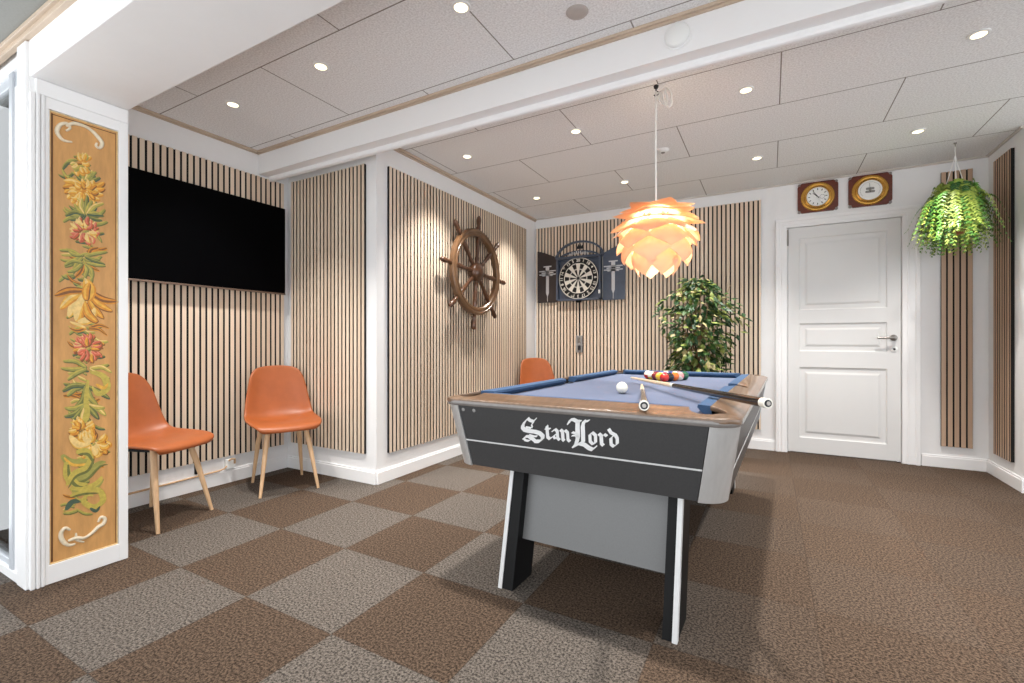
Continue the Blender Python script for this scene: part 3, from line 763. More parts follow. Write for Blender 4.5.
for s, mm in ((-1, M['cabdark']), (1, M['cabblue'])):
    # each open door: straight sides and a top edge that sweeps up towards the outside
    x0 = -1.90 + s * .275; x1 = -1.90 + s * .525
    P = [(x0, 1.488), (x1, 1.488), (x1, 2.10)]
    for k in range(1, 13):
        q = k / 12; P.append((x1 + (x0 - x1) * q, 2.10 - .095 * (q ** 1.3) if q < 1 else 2.0))
    if s > 0: P = P[::-1]
    b = BM(); prism(b, [(x, z) for x, z in P], frame_from((0, yc - .002, 0), (1, 0, 0), (0, 0, 1)), .024)
    bmesh.ops.recalc_face_normals(b, faces=b.faces)
    dr = obj('cabinet_door', b, mm, t)
    b = BM(); cx = -1.90 + s * .395; yf = yc - .0265
    def rc(xa, xb, za, zb): box(b, xa, xb, yf - .0015, yf + .001, za, zb)
    rc(cx - .018, cx + .018, 1.60, 1.80)
    prism(b, [(-.018, 0), (0, -.05), (.018, 0)], frame_from((cx, yf + .001, 1.60), (1, 0, 0), (0, 0, 1)), .0025); rc(cx - .003, cx + .003, 1.50, 1.58)
    rc(cx - .05, cx + .05, 1.905, 1.918); rc(cx - .022, cx + .022, 1.86, 1.905)
    for zz, w in ((1.858, .105), (1.838, .075), (1.818, .105)): rc(cx - w, cx + w, zz - .006, zz + .006)
    rc(cx - .03, cx + .03, 1.80, 1.862); rc(cx - .065, cx + .065, 1.80, 1.81)
    obj('dart_print', b, M['silverprint'], dr)
    b = BM(); box(b, cx - .02, cx + .02, yf - .003, yf, 1.829, 1.846); obj('print_dark_bar', b, M['ink'], dr)  # short black bar over the silver dart graphic
    b = BM(); tube(b, [(x0, yc - .03, 1.52), (x0, yc - .03, 1.97)], .006, 8); obj('hinge', b, M['plateg'], dr)
b = BM(); box(b, -1.655, -1.635, yc - .083, yc - .074, 1.56, 1.60, bev=.002); obj('catch', b, M['dial'], t)
b = BM(); box(b, -1.93, -1.87, yc - .06, yc - .02, 1.472, 1.496, bev=.004); obj('clasp', b, M['black'], t)
# the board itself hangs inside the cabinet
Md = frame_from((-1.90, yc - .02, 1.745), (1, 0, 0), (0, 0, 1))
t = thing('dartboard', 'round black and ivory dartboard inside the open cabinet', 'dartboard', (-1.90, yc - .04, 1.745))
b = BM(); lathe(b, [(0, 0), (.232, 0), (.235, .004), (.235, .034), (.228, .038), (0, .038)], Md, 64); obj('board', b, M['sisal'], t, 40)
b = BM(); b2 = BM()
def wedge(bb, r0, r1, a0, a1, z, n=4, mi=0):
    pa, pb_ = [], []
    for k in range(n + 1):
        a = a0 + (a1 - a0) * k / n
        pa.append((r0 * math.cos(a), r0 * math.sin(a))); pb_.append((r1 * math.cos(a), r1 * math.sin(a)))
    for f in prism(bb, pa + pb_[::-1], Md @ Matrix.Translation((0, 0, z)), .0012): f.material_index = mi
for k in range(20):
    a = R(18 * k - 9); a1 = R(18 * k + 9)
    if k % 2: wedge(b, .018, .170, a, a1, .0378)
    wedge(b, .163, .172, a, a1, .0382) if k % 2 == 0 else None
    if k % 2 == 0: wedge(b, .098, .108, a, a1, .0382)
lathe(b, [(.226, .0375), (.226, .0395), (.2335, .0385), (.2345, .034)], Md, 64); obj('light_segments', b, M['ivory'], t)
Nn = [6, 13, 4, 18, 1, 20, 5, 12, 9, 14, 11, 8, 16, 7, 19, 3, 17, 2, 15, 10]
for k in range(20):
    a = R(18 * k)
    fc = bpy.data.curves.new('n', 'FONT'); fc.body = str(Nn[k]); fc.size = .046; fc.align_x = 'CENTER'; fc.align_y = 'CENTER'; fc.extrude = .0006; fc.offset = .0012
    fo = bpy.data.objects.new('n', fc); C.objects.link(fo)
    dg = bpy.context.evaluated_depsgraph_get(); dg.update()
    me = bpy.data.meshes.new_from_object(fo.evaluated_get(dg))
    me.transform(Md @ Matrix.Translation((.202 * math.cos(a), .202 * math.sin(a), .0388)) @ Matrix.Rotation(a - PI / 2, 4, 'Z'))
    b = BM(); b.from_mesh(me); obj('numeral', b, M['ivory'], t); bpy.data.objects.remove(fo); bpy.data.curves.remove(fc); bpy.data.meshes.remove(me)
b = BM(); lathe(b, [(0, .038), (.016, .038), (.016, .0405), (0, .0405)], Md, 20); obj('bullseye', b, M['ink'], t)

# grey switch on the slats and its cord
t = thing('wall_switch', 'small grey switch plate on the slats below the dartboard', 'switch', (-1.905, yc, .90))
b = BM(); box(b, -1.948, -1.868, yc - .012, yc + .0005, .905, 1.098, bev=.004); obj('plate', b, M['plateg'], t)
b = BM(); box(b, -1.925, -1.885, yc - .016, yc - .011, 1.02, 1.075, bev=.003); obj('rocker', b, M['chrome'], t)
b = BM(); box(b, -1.918, -1.888, yc - .022, yc - .011, .93, .985, bev=.004); obj('socket', b, M['ink'], t)
b = BM(); tube(b, [(-1.908, yc - .008, 1.474), (-1.909, yc - .006, 1.3), (-1.907, yc - .006, 1.099)], .004, 8)
o = obj('cord', b, M['ink'], None, 60); tag(o, 'thin black cord between the dart cabinet and grey switch', 'cord')

# ------------------------------------------------------------------ ship clock and barometer
def instrument(label, name, cat, x0, x1, z0, z1):
    cx, cz = (x0 + x1) / 2, (z0 + z1) / 2; hx, hz = (x1 - x0) / 2, (z1 - z0) / 2
    t = thing(name, label, cat, (cx, YB, cz))
    Mx = frame_from((cx, YB - .0005, cz), (1, 0, 0), (0, 0, 1))
    c = .036
    pl = [(hx - c, -hz), (hx - c * .35, -hz + c * .35), (hx, -hz + c), (hx, hz - c), (hx - c * .35, hz - c * .35), (hx - c, hz), (-hx + c, hz), (-hx + c * .35, hz - c * .35), (-hx, hz - c), (-hx, -hz + c), (-hx + c * .35, -hz + c * .35), (-hx + c, -hz)]
    b = BM(); prism(b, pl, Mx, .018); obj('backboard', b, M['mahogany'], t)
    for sx in (-1, 1):
        for sz in (-1, 1):
            b = BM(); lathe(b, [(0, .020), (.010, .019), (.013, .012), (.013, 0.0)], Mx @ Matrix.Translation((sx * (hx - .014), sz * (hz - .014), 0)), 14)
            obj('corner_stud', b, M['chrome'], t, 50)
    b = BM(); lathe(b, [(.084, .0235), (.087, .030), (.094, .034), (.101, .031), (.104, .025), (.116, .028), (.124, .026), (.130, .018)], Mx, 56); obj('bezel', b, M['brass'], t, 40)
    b = BM(); lathe(b, [(0, .024), (.088, .024), (.088, .020), (0, .020)], Mx, 48); dl = obj('dial', b, M['dial'], t)
    return t, dl, Mx
def hand(Mx, ang, ln, w, z):
    b = BM(); a = R(ang); prism(b, [(-w, -.018), (w, -.018), (w * .6, ln), (-w * .6, ln)], Mx @ Matrix.Translation((0, 0, z)) @ Matrix.Rotation(-a, 4, 'Z'), .001); return b
def ticks(Mx, n, r0, r1, w, a0=0, a1=360):
    b = BM()
    for k in range(n):
        a = R(a0 + (a1 - a0) * k / n)
        prism(b, [(-w, r0), (w, r0), (w, r1), (-w, r1)], Mx @ Matrix.Translation((0, 0, .0238)) @ Matrix.Rotation(-a, 4, 'Z'), .0008)
    return b
t, dl, Mx = instrument('square mahogany and brass ship clock, the left of the pair above the door', 'ship_clock', 'clock', .22, .529, 2.205, 2.478)

for k in range(12):
    b = BM(); prism(b, [(-.0035, .058), (.0035, .058), (.0035, .073), (-.0035, .073)], Mx @ Matrix.Translation((0, 0, .0238)) @ Matrix.Rotation(-R(30 * k), 4, 'Z'), .0008); obj('hour_mark', b, M['ink'], dl)
obj('minute_marking', ticks(Mx, 60, .076, .080, .0008), M['ink'], dl)
obj('hour_hand', hand(Mx, -48, .050, .0035, .026), M['ink'], t); obj('minute_hand', hand(Mx, -36, .060, .0028, .0275), M['ink'], t)
b = BM(); lathe(b, [(.017, .0242), (.019, .0246), (.019, .0242)], Mx @ Matrix.Translation((.035, -.004, 0)), 20); obj('second_dial', b, M['ink'], dl)
t, dl, Mx = instrument('square mahogany and brass barometer, the right of the pair above the door', 'barometer', 'barometer', .602, .908, 2.205, 2.478)
obj('scale_marking', ticks(Mx, 40, .066, .072, .0008, -130, 130), M['ink'], dl)
b = BM(); prism(b, rrect(.030, .010, .008, 3), Mx @ Matrix.Translation((0, .012, .0238)), .001); prism(b, rrect(.034, .010, .008, 3), Mx @ Matrix.Translation((0, -.014, .0238)), .001); obj('centre_mark', b, M['plateg'], dl)
obj('needle', hand(Mx, -4, .058, .0018, .026), M['ink'], t)
b = BM(); lathe(b, [(0, .0275), (.008, .0275), (.010, .024), (0, .024)], Mx, 16); obj('needle_cap', b, M['chrome'], t)

# ------------------------------------------------------------------ pool table
TC = (-.630, 2.66); TR = R(-1.75); T = .81
tb = thing('pool_table', 'black and silver pool table with blue cloth in the middle of the room', 'pool table', (TC[0], TC[1], 0), TR)
HX, HY = .584, 1.07; IA, IB = .478, .975
def pkt_outline(a, b_, rc, rs):
    P = []
    def arc(cx, cy, r, s, e, n=12):
        for k in range(n + 1):
            q = R(s + (e - s) * k / n); P.append((cx + r * math.cos(q), cy + r * math.sin(q)))
    arc(a, 0, rs, -90, 90); arc(a, b_, rc, -90, 180); arc(-a, b_, rc, 0, 270); arc(-a, 0, rs, 90, 270); arc(-a, -b_, rc, 90, 360); arc(a, -b_, rc, -180, 90)
    return P
hole = pkt_outline(IA, IB, .058, .052)
b = plate(rrect(HX, HY, .07), [hole], T - .018, T, .004)
def rail_drop(x, y): return .23 * max(0, abs(x) - IA, abs(y) - IB)
for v in b.verts: v.co.z -= rail_drop(v.co.x, v.co.y)
obj('rail_cap', b, M['tablewood'], tb, 35, local=True)
# bull-nosed dark edge band
b = BM(); prof = [(0, .762), (.006, .761), (.010, .765), (.012, .772), (.010, .781), (.004, .785), (-.02, .783), (-.06, .783), (-.06, .762)]
base = rrect(HX - .010, HY - .010, .068, 8); n = len(base); rings = []
for i, (x, y) in enumerate(base):
    p, q = Vector(base[i - 1]), Vector(base[(i + 1) % n]); tv = (q - p).normalized(); nv = Vector((tv.y, -tv.x))
    rings.append([b.verts.new((x + nv.x * o_, y + nv.y * o_, z)) for o_, z in prof])
for i in range(n):
    A, B = rings[i], rings[(i + 1) % n]
    for k in range(len(prof)): b.faces.new((A[k], A[(k + 1) % len(prof)], B[(k + 1) % len(prof)], B[k]))
bmesh.ops.recalc_face_normals(b, faces=b.faces); obj('edge_band', b, M['edge'], tb, 50, local=True)
# cloth bed, notched at the pockets
bed = []
def barc(cx, cy, r, s, e, n=10):
    for k in range(n + 1):
        q = R(s + (e - s) * k / n); bed.append((cx + r * math.cos(q), cy + r * math.sin(q)))
a_, b_ = IA - .002, IB - .002
barc(a_, 0, .048, 270, 90 + 0) if False else None
for cx, cy, r, s, e in ((a_, 0, .046, 270, 90), (a_, b_, .052, 270, 180), (-a_, b_, .052, 0, -90), (-a_, 0, .046, 90, -90), (-a_, -b_, .052, 90, 0), (a_, -b_, .052, 180, 90)):
    barc(cx, cy, r, s, e)
b = plate(bed, [], T - .055, T - .035); obj('cloth_bed', b, M['cloth'], tb, local=True)
# six cushions
def cushion(p0, p1, nrm):
    p0, p1, nrm = Vector(p0), Vector(p1), Vector(nrm); tt = (p1 - p0).normalized()
    sec = [(-.004, T - .001), (.046, T - .004), (.048, T - .014), (.022, T - .037), (-.004, T - .037)]
    b = BM(); A = []; B = []
    for dpt, z in sec:
        s = max(0, dpt) * .75
        pa = p0 + tt * s + nrm * dpt; pb_ = p1 - tt * s + nrm * dpt
        A.append(b.verts.new((pa.x, pa.y, z))); B.append(b.verts.new((pb_.x, pb_.y, z)))
    m_ = len(sec)
    for k in range(m_): b.faces.new((A[k], A[(k + 1) % m_], B[(k + 1) % m_], B[k]))
    b.faces.new(A[::-1]); b.faces.new(B); bmesh.ops.recalc_face_normals(b, faces=b.faces)
    obj('cushion', b, M['cushion'], tb, local=True)
e_, s_ = .060, .054
cushion((-IA + e_, -IB), (IA - e_, -IB), (0, 1)); cushion((-IA + e_, IB), (IA - e_, IB), (0, -1))
for sx in (-1, 1):
    cushion((sx * IA, -IB + e_), (sx * IA, -s_), (-sx, 0)); cushion((sx * IA, s_), (sx * IA, IB - e_), (-sx, 0))
for x, y, r in ((IA, IB, .0575), (-IA, IB, .0575), (IA, -IB, .0575), (-IA, -IB, .0575), (IA, 0, .0515), (-IA, 0, .0515)):
    b = BM(); lathe(b, [(0, .66), (r * .8, .66), (r, .69), (r, T - .030), (r - .004, T - .030), (r - .005, .69), (r * .75, .665), (0, .665)], Matrix.Translation((x, y, 0)), 28); obj('pocket', b, M['pocket'], tb, 40, local=True)
# tapered cabinet: flat aprons and rounded silver corners
ZT, ZB = .763, .505; RC = .083
def cab(z):
    q = (ZT - z) / (ZT - ZB); return HX - .008 - .042 * q, HY - .010 - .046 * q
def cabpt(sx, sy, z, ang):
    hx, hy = cab(z); return (sx * (hx - RC) + RC * math.cos(ang), sy * (hy - RC) + RC * math.sin(ang), z)
def strip(rows, name, m_, smooth=None, thick=.018):
    b = BM(); G = [[b.verts.new(p) for p in r] for r in rows]
    for r0, r1 in zip(G, G[1:]):
        for k in range(len(r0) - 1): b.faces.new((r0[k], r0[k + 1], r1[k + 1], r1[k]))
    bmesh.ops.recalc_face_normals(b, faces=b.faces)
    c = sum((f.calc_center_median().dot(f.normal) for f in b.faces))
    for f in b.faces:
        cc = f.calc_center_median(); 
        if cc.x * f.normal.x + cc.y * f.normal.y < 0: f.normal_flip()
    bmesh.ops.solidify(b, geom=b.faces[:], thickness=thick)
    return obj(name, b, m_, tb, smooth, local=True)
zz = [ZT, .66, .58, ZB]
def face_rows(face, zs, off=0.):
    rows = []
    for z in zs:
        hx, hy = cab(z); hx += off; hy += off
        if face == 'near': rows.append([(-(hx - RC), -hy, z), (hx - RC, -hy, z)])
        if face == 'far': rows.append([(-(hx - RC), hy, z), (hx - RC, hy, z)])
        if face == 'left': rows.append([(-hx, -(hy - RC), z), (-hx, hy - RC, z)])
        if face == 'right': rows.append([(hx, -(hy - RC), z), (hx, hy - RC, z)])
    return rows
aprons = {}
for face in ('near', 'far', 'left', 'right'):
    ap = strip(face_rows(face, zz), 'apron', M['apron']); aprons[face] = ap
    b = BM()
    zl = .614
    ro = face_rows(face, [zl + .0028, zl - .0028], .0012)
    vs = [[b.verts.new(p) for p in r] for r in ro]; b.faces.new((vs[0][0], vs[0][1], vs[1][1], vs[1][0]))
    bmesh.ops.recalc_face_normals(b, faces=b.faces); bmesh.ops.solidify(b, geom=b.faces[:], thickness=.002)
    obj('silver_line', b, M['strip'], ap, local=True)
for sx in (-1, 1):
    for sy in (-1, 1):
        a0 = {(1, 1): 0, (-1, 1): 90, (-1, -1): 180, (1, -1): 270}[(sx, sy)]
        rows = []
        for z in (ZT, .66, .58, ZB - .003):
            rows.append([(lambda p: (p[0] + .003 * sx, p[1] + .003 * sy, p[2]))(cabpt(sx, sy, z, R(a0 + 90 * k / 10))) for k in range(11)])
        strip(rows, 'corner_trim', M['silver'], 60, .014)
b = BM(); hx, hy = cab(ZB); box(b, -hx + .03, hx - .03, -hy + .03, hy - .03, ZB + .004, ZB + .016); obj('underside', b, M['black'], tb, local=True)
# leaning legs with a bright front strip, and the grey panels between them
def slab(b, x0, x1, yb0, yb1, yt0, yt1, z0, z1):
    v = [b.verts.new(p) for p in ((x0, yb0, z0), (x1, yb0, z0), (x1, yb1, z0), (x0, yb1, z0), (x0, yt0, z1), (x1, yt0, z1), (x1, yt1, z1), (x0, yt1, z1))]
    for f in ((0, 1, 2, 3), (4, 5, 6, 7), (0, 1, 5, 4), (1, 2, 6, 5), (2, 3, 7, 6), (3, 0, 4, 7)): b.faces.new([v[k] for k in f])
    bmesh.ops.recalc_face_normals(b, faces=b.faces)
LZ = ZB + .004
for sy in (-1, 1):
    yb0, yt0 = sy * (.988), sy * (.878); dp = -sy * .165
    for sx in (-1, 1):
        lo_ = .352 if sx < 0 else .366
        xo, xi = .016 + sx * lo_, .016 + sx * (lo_ - (.066 if sx < 0 else .050))
        b = BM(); slab(b, min(xo, xi), max(xo, xi), yb0, yb0 + dp, yt0, yt0 + dp, 0, LZ); lg = obj('leg', b, M['black'], tb, local=True)
        b = BM(); xs_ = sorted((.016 + sx * (lo_ + .0015), .016 + sx * (lo_ - .016))); slab(b, xs_[0], xs_[1], yb0 + sy * .005, yb0 + sy * -.02, yt0 + sy * .005, yt0 + sy * -.02, 0, LZ); obj('leg_strip', b, M['strip'], lg, local=True)
    q = .188 / LZ; f0 = yb0 + (yt0 - yb0) * q
    b = BM(); slab(b, -.271, .332, f0 - sy * .045, f0 - sy * .063, yt0 - sy * .045, yt0 - sy * .063, .188, LZ); obj('leg_panel', b, M['greypanel'], tb, local=True)
# small screws and the tiny print strip under the near rail
# blackletter wordmark on the near apron (drawn with a slanted broad nib)
hyT = cab(ZT)[1]; hyB = cab(ZB)[1]
ax = Vector((1, 0, 0)); up = Vector((0, -(hyT - hyB), ZT - ZB)).normalized()
orig = Vector((0, -hyT, ZT)) - up * 0 ; nrm = ax.cross(up)
Ml = Matrix((ax, up, nrm)).transposed().to_4x4()
U = .000466; V = .000465
lx0 = -.230; ltop = .012
Ml.translation = orig + ax * lx0 - up * ltop + nrm * .0004
wb = BM()
def nib(pts, w=26, ang=42, thin=.22):
    w = w * 1.28
    """sweep a slanted nib along the points (letter units, y down); square ended strokes like a broad pen"""
    nx, ny = w / 2 * math.cos(R(ang)), -w / 2 * math.sin(R(ang))
    tx, ty = w * thin / 2 * math.sin(R(ang)), w * thin / 2 * math.cos(R(ang))
    corner = [(nx + tx, ny + ty), (nx - tx, ny - ty), (-nx - tx, -ny - ty), (-nx + tx, -ny + ty)]
    for (xa, ya), (xb, yb_) in zip(pts, pts[1:]):
        pp = [(xa + c, ya + d_) for c, d_ in corner] + [(xb + c, yb_ + d_) for c, d_ in corner]
        pp = sorted(set((round(p[0], 3), round(p[1], 3)) for p in pp))
        def half(ps):
            h = []
            for p in ps:
                while len(h) > 1 and (h[-1][0] - h[-2][0]) * (p[1] - h[-2][1]) - (h[-1][1] - h[-2][1]) * (p[0] - h[-2][0]) <= 0: h.pop()
                h.append(p)
            return h[:-1]
        hull = half(pp) + half(pp[::-1])
        prism(wb, [(x * U, -y * V) for x, y in hull], Ml, .0012)
# S
nib([(150, 44), (118, 72), (96, 106), (92, 128), (108, 146), (150, 152), (205, 152), (250, 160), (276, 182), (272, 210), (244, 232), (206, 236)], 32)
nib([(148, 44), (172, 58), (200, 64), (224, 40)], 24)
nib([(92, 222), (112, 204), (142, 200), (176, 216), (206, 236)], 26)
nib([(92, 222), (108, 238), (138, 240), (158, 228)], 18)
nib([(206, 66), (180, 92), (186, 116)], 14, 60)
nib([(124, 120), (172, 124)], 14, 60); nib([(150, 186), (196, 194), (222, 190)], 14, 50)
# t a n
nib([(322, 92), (322, 186), (340, 200), (356, 188)], 24); nib([(306, 116), (350, 112)], 16)
nib([(372, 128), (396, 112), (412, 126), (412, 186), (426, 198)], 22); nib([(408, 150), (376, 170), (384, 190), (406, 182)], 18)
nib([(444, 112), (458, 124), (458, 192), (466, 200)], 24); nib([(458, 132), (484, 112), (502, 128), (502, 188), (516, 200)], 22)
# L
nib([(516, 52), (534, 20), (562, 14), (596, 30), (618, 26)], 26)
nib([(596, 28), (590, 90), (588, 160), (572, 210), (548, 238)], 34)
nib([(650, 20), (636, 60), (634, 130), (630, 196)], 30); nib([(650, 24), (676, 18), (690, 12)], 20)
nib([(544, 122), (572, 128), (588, 142)], 18); nib([(540, 150), (566, 146), (586, 156)], 14)
nib([(548, 240), (600, 208), (640, 214), (676, 238), (706, 246), (730, 222)], 30)
# o r d
nib([(712, 106), (690, 124), (690, 182), (708, 200), (734, 186), (736, 126), (712, 106)], 22)
nib([(766, 112), (782, 124), (782, 190), (794, 200)], 24); nib([(784, 134), (808, 110), (826, 122)], 20)
nib([(846, 66), (862, 92), (896, 108), (908, 132), (906, 176), (878, 200), (858, 186), (858, 134), (880, 116)], 22)
bmesh.ops.recalc_face_normals(wb, faces=wb.faces)
obj('lettering', wb, mat('white_print', rgb(236, 236, 236), .45, noise=.02), aprons['near'], local=True)
for x in (-.47, -.415):
    b = BM(); lathe(b, [(0, .003), (.006, .002), (.008, 0)], Ml @ Matrix.Translation((x - lx0, -.020 + ltop, 0)), 12)
    obj('screw_cap', b, M['plateg'], aprons['near'], local=True)

Mt = world_of(tb)
def tbl(x, y, z): return Mt @ Vector((x, y, z))
# balls
BR = .0286; ZBED = T - .035
b = BM(); bmesh.ops.create_uvsphere(b, u_segments=32, v_segments=20, radius=BR)
o = obj('cue_ball', b, M['ballwhite'], None, 180); o.location = (-.636, 2.26, ZBED + BR); tag(o, 'white cue ball alone on the blue cloth before the rack', 'ball')
BC = [('red', (200, 38, 28), 0), ('yellow', (236, 190, 50), 0), ('purple', (96, 44, 96), 1), ('orange', (226, 112, 36), 0), ('black', (22, 22, 24), 0), ('maroon', (128, 34, 38), 0), ('green', (30, 92, 66), 1), ('blue', (34, 66, 140), 0), ('yellow', (236, 190, 50), 1), ('pink', (226, 150, 150), 1), ('orange', (226, 112, 36), 1), ('green', (30, 92, 66), 0), ('red', (200, 38, 28), 1), ('purple', (96, 44, 96), 0), ('blue', (34, 66, 140), 1)]
def ball_mat(c, striped):
    m = mat('ball_resin', rgb(*c), .12, coat=.5); 
    if striped:
        N = m.node_tree.nodes; L = m.node_tree.links; tc = N.new('ShaderNodeTexCoord'); sx = N.new('ShaderNodeSeparateXYZ')
        L.new(tc.outputs['Object'], sx.inputs[0]); ab = N.new('ShaderNodeMath'); ab.operation = 'ABSOLUTE'; L.new(sx.outputs['Z'], ab.inputs[0])
        lt = N.new('ShaderNodeMath'); lt.operation = 'LESS_THAN'; lt.inputs[1].default_value = .0155; L.new(ab.outputs[0], lt.inputs[0])
        mx = N.new('ShaderNodeMix'); mx.data_type = 'RGBA'; mx.inputs[6].default_value = rgb(240, 234, 220); mx.inputs[7].default_value = rgb(*c)
        L.new(lt.outputs[0], mx.inputs[0]); L.new(mx.outputs[2], N['Principled BSDF'].inputs['Base Color'])
    return m
random.seed(5)
order = [0, 1, 4, 5, 2, 3, 8, 7, 14, 9, 12, 13, 10, 6, 11]
pos = []
for row in range(5):
    for k in range(row + 1): pos.append(((k - row / 2) * BR * 2.02, row * BR * 1.76, row, k))
rk = R(8); ap0 = (-.585, 3.04)
place = {0: 'the apex', 1: 'the second row', 2: 'the third row', 3: 'the fourth row', 4: 'the back row'}
side = {(1, 0): 'left', (1, 1): 'right', (2, 0): 'left', (2, 1): 'middle', (2, 2): 'right', (3, 0): 'leftmost', (3, 1): 'second from left', (3, 2): 'third from left', (3, 3): 'rightmost', (4, 0): 'leftmost', (4, 1): 'second from left', (4, 2): 'centre', (4, 3): 'fourth from left', (4, 4): 'rightmost'}
bsh = None
for (dx, dy, row, k), ci in zip(pos, order):
    nm, c, st = BC[ci]
    b = BM(); bmesh.ops.create_uvsphere(b, u_segments=28, v_segments=18, radius=BR)
    o = obj('pool_ball', b, ball_mat(c, st), None, 180)
    x = ap0[0] + dx * math.cos(rk) - dy * math.sin(rk); y = ap0[1] + dx * math.sin(rk) + dy * math.cos(rk)
    o.location = (x, y, ZBED + BR); o.rotation_euler = (random.uniform(0, 3), random.uniform(0, 3), random.uniform(0, 3))
    lb = ('striped ' if st else 'plain ') + nm + ' pool ball, ' + (side.get((row, k), '') + ' in ' if (row, k) in side else 'at ') + place[row] + ' of the rack'
    tag(o, lb, 'ball', 'racked pool balls')
# cues
def cue(name, label, butt, tip):
    butt, tip = Vector(butt), Vector(tip); d = (tip - butt); Ln = d.length
    t = thing(name, label, 'cue', butt)
    q = d.to_track_quat('Z', 'Y').to_matrix().to_4x4(); q.translation = butt
    b = BM(); lathe(b, [(0, -.004), (.006, -.004), (.0075, 0), (.0075, .002), (0, .002)], q, 20); obj('bumper_screw', b, M['chrome'], t)
    b = BM(); lathe(b, [(0, -.002), (.011, -.002), (.0118, .001), (.0118, .005), (0, .005)], q, 24); obj('bumper', b, M['ink'], t, 40)
    b = BM(); lathe(b, [(.0112, .0005), (.0152, .0005), (.0158, .004), (.0158, .03), (.0112, .03)], q, 28); obj('butt_ring', b, M['ballwhite'], t, 40)
    b = BM(); lathe(b, [(0, .029), (.0156, .029), (.0135, .3), (.0115, Ln * .52), (0, Ln * .52)], q, 24); obj('butt', b, M['gloss_black'], t, 40)
    b = BM(); lathe(b, [(0, Ln * .52), (.0118, Ln * .52), (.0118, Ln * .52 + .03), (0, Ln * .52 + .03)], q, 20); obj('joint_collar', b, M['ballwhite'], t, 40)
    b = BM(); lathe(b, [(0, Ln * .52 + .03), (.0112, Ln * .52 + .03), (.0062, Ln - .028), (0, Ln - .028)], q, 20); obj('shaft', b, M['maple'], t, 40)
    b = BM(); lathe(b, [(0, Ln - .028), (.0064, Ln - .028), (.0062, Ln - .008), (0, Ln - .008)], q, 16); obj('ferrule', b, M['ballwhite'], t, 40)
    b = BM(); lathe(b, [(0, Ln - .008), (.006, Ln - .008), (.005, Ln - .001), (0, Ln)], q, 16); obj('tip', b, M['cushion'], t, 40)
    return t
cue('pool_cue', 'pool cue lying along the table, butt end over the near rail', (-.337, 1.44, .834), (-.645, 2.70, ZBED + .0075))
cue('pool_cue', 'pool cue lying across the right rail, black butt overhanging the side', (-.006, 1.665, .836), (-.765, 2.92, .803))

# ------------------------------------------------------------------ pendant lamp
LX, LY = -.575, 2.747
lp = thing('pendant_lamp', 'glowing peach pendant lamp of overlapping leaves hanging over the pool table', 'pendant lamp', (LX, LY, H))
b = BM(); tube(b, [(LX, LY, H - .03), (LX - .002, LY, 2.2), (LX, LY, 1.80)], .005, 8); obj('cord', b, M['cordw'], lp, 60)
b = BM(); lathe(b, [(.014, 0), (.012, -.012), (.004, -.016), (.004, -.03), (0, -.03)], Matrix.Translation((LX, LY, H)), 16)
tube(b, [(LX, LY, H - .028), (LX + .012, LY, H - .036), (LX + .012, LY, H - .052), (LX - .004, LY, H - .058), (LX - .012, LY, H - .048)], .003, 8); obj('ceiling_hook', b, M['ink'], lp, 50)
b = BM()
for k in range(3):
    P = []
    for i in range(18):
        a = 2 * PI * i / 18
        P.append((LX + .024 + .016 * k + (.014 + .004 * k) * math.sin(a) + .012 * (1 - math.cos(a)) * k * .5, LY - .012 * k + .006 * math.cos(a), H - .034 - (.036 + .012 * k) * (1 - math.cos(a))))
    tube(b, P, .0045, 6, closed=True)
tube(b, [(LX, LY, H - .05), (LX + .02, LY, H - .04), (LX + .035, LY - .01, H - .05)], .006, 6)
obj('tied_cord_loops', b, M['cordw'], lp, 60)
b = BM(); lathe(b, [(0, .02), (.02, .02), (.03, 0), (.03, -.03), (.02, -.04), (0, -.04)], Matrix.Translation((LX, LY, 1.80)), 20)
lathe(b, [(.055, 0), (.06, 0), (.06, -.004), (.055, -.004), (.055, 0)], Matrix.Translation((LX, LY, 1.775)), 24); obj('lamp_holder', b, M['dial'], lp, 40)
b = BM(); bmesh.ops.create_uvsphere(b, u_segments=20, v_segments=14, radius=.036); bmesh.ops.scale(b, verts=b.verts, vec=(1, 1, 1.2)); bmesh.ops.translate(b, verts=b.verts, vec=(LX, LY, 1.735)); obj('bulb', b, M['bulb'], lp, 180)
def shade_leaf(r0, z0, r1, z1, w, bul):
    """kite-shaped curved plate from its root at radius r0, height z0 to its tip at radius r1, height z1"""
    b = BM(); nu, nv = 8, 12; G = []
    for i in range(nv + 1):
        s = i / nv
        r = r0 + (r1 - r0) * s + bul * math.sin(PI * s); z = z0 + (z1 - z0) * s
        hw = w * (.42 + .58 * s / .5 if s < .5 else 1 - (s - .5) / .5) ; hw = max(hw, .0015)
        row = []
        for j in range(nu + 1):
            u = (-1 + 2 * j / nu) * hw
            rr = max(r, .03); a = u / max(rr, .11)
            row.append(b.verts.new((rr * math.cos(a) if rr > .11 else rr + (math.cos(a) - 1) * .11, max(rr, .11) * math.sin(a), z)))
        G.append(row)
    for i in range(nv):
        for j in range(nu): b.faces.new((G[i][j], G[i][j + 1], G[i + 1][j + 1], G[i + 1][j]))
    bmesh.ops.recalc_face_normals(b, faces=b.faces); bmesh.ops.solidify(b, geom=b.faces[:], thickness=.0012)
    return b
tiers = [(.135, 1.560, .090, 1.402, .100, .022, 6, 0), (.160, 1.615, .185, 1.465, .116, .022, 6, 30), (.155, 1.668, .228, 1.540, .122, .018, 6, 0),
         (.130, 1.710, .258, 1.612, .122, .012, 6, 30), (.100, 1.742, .268, 1.680, .112, .006, 6, 0), (.070, 1.768, .255, 1.742, .104, 0, 6, 30),
         (.050, 1.790, .212, 1.796, .092, 0, 6, 0)]
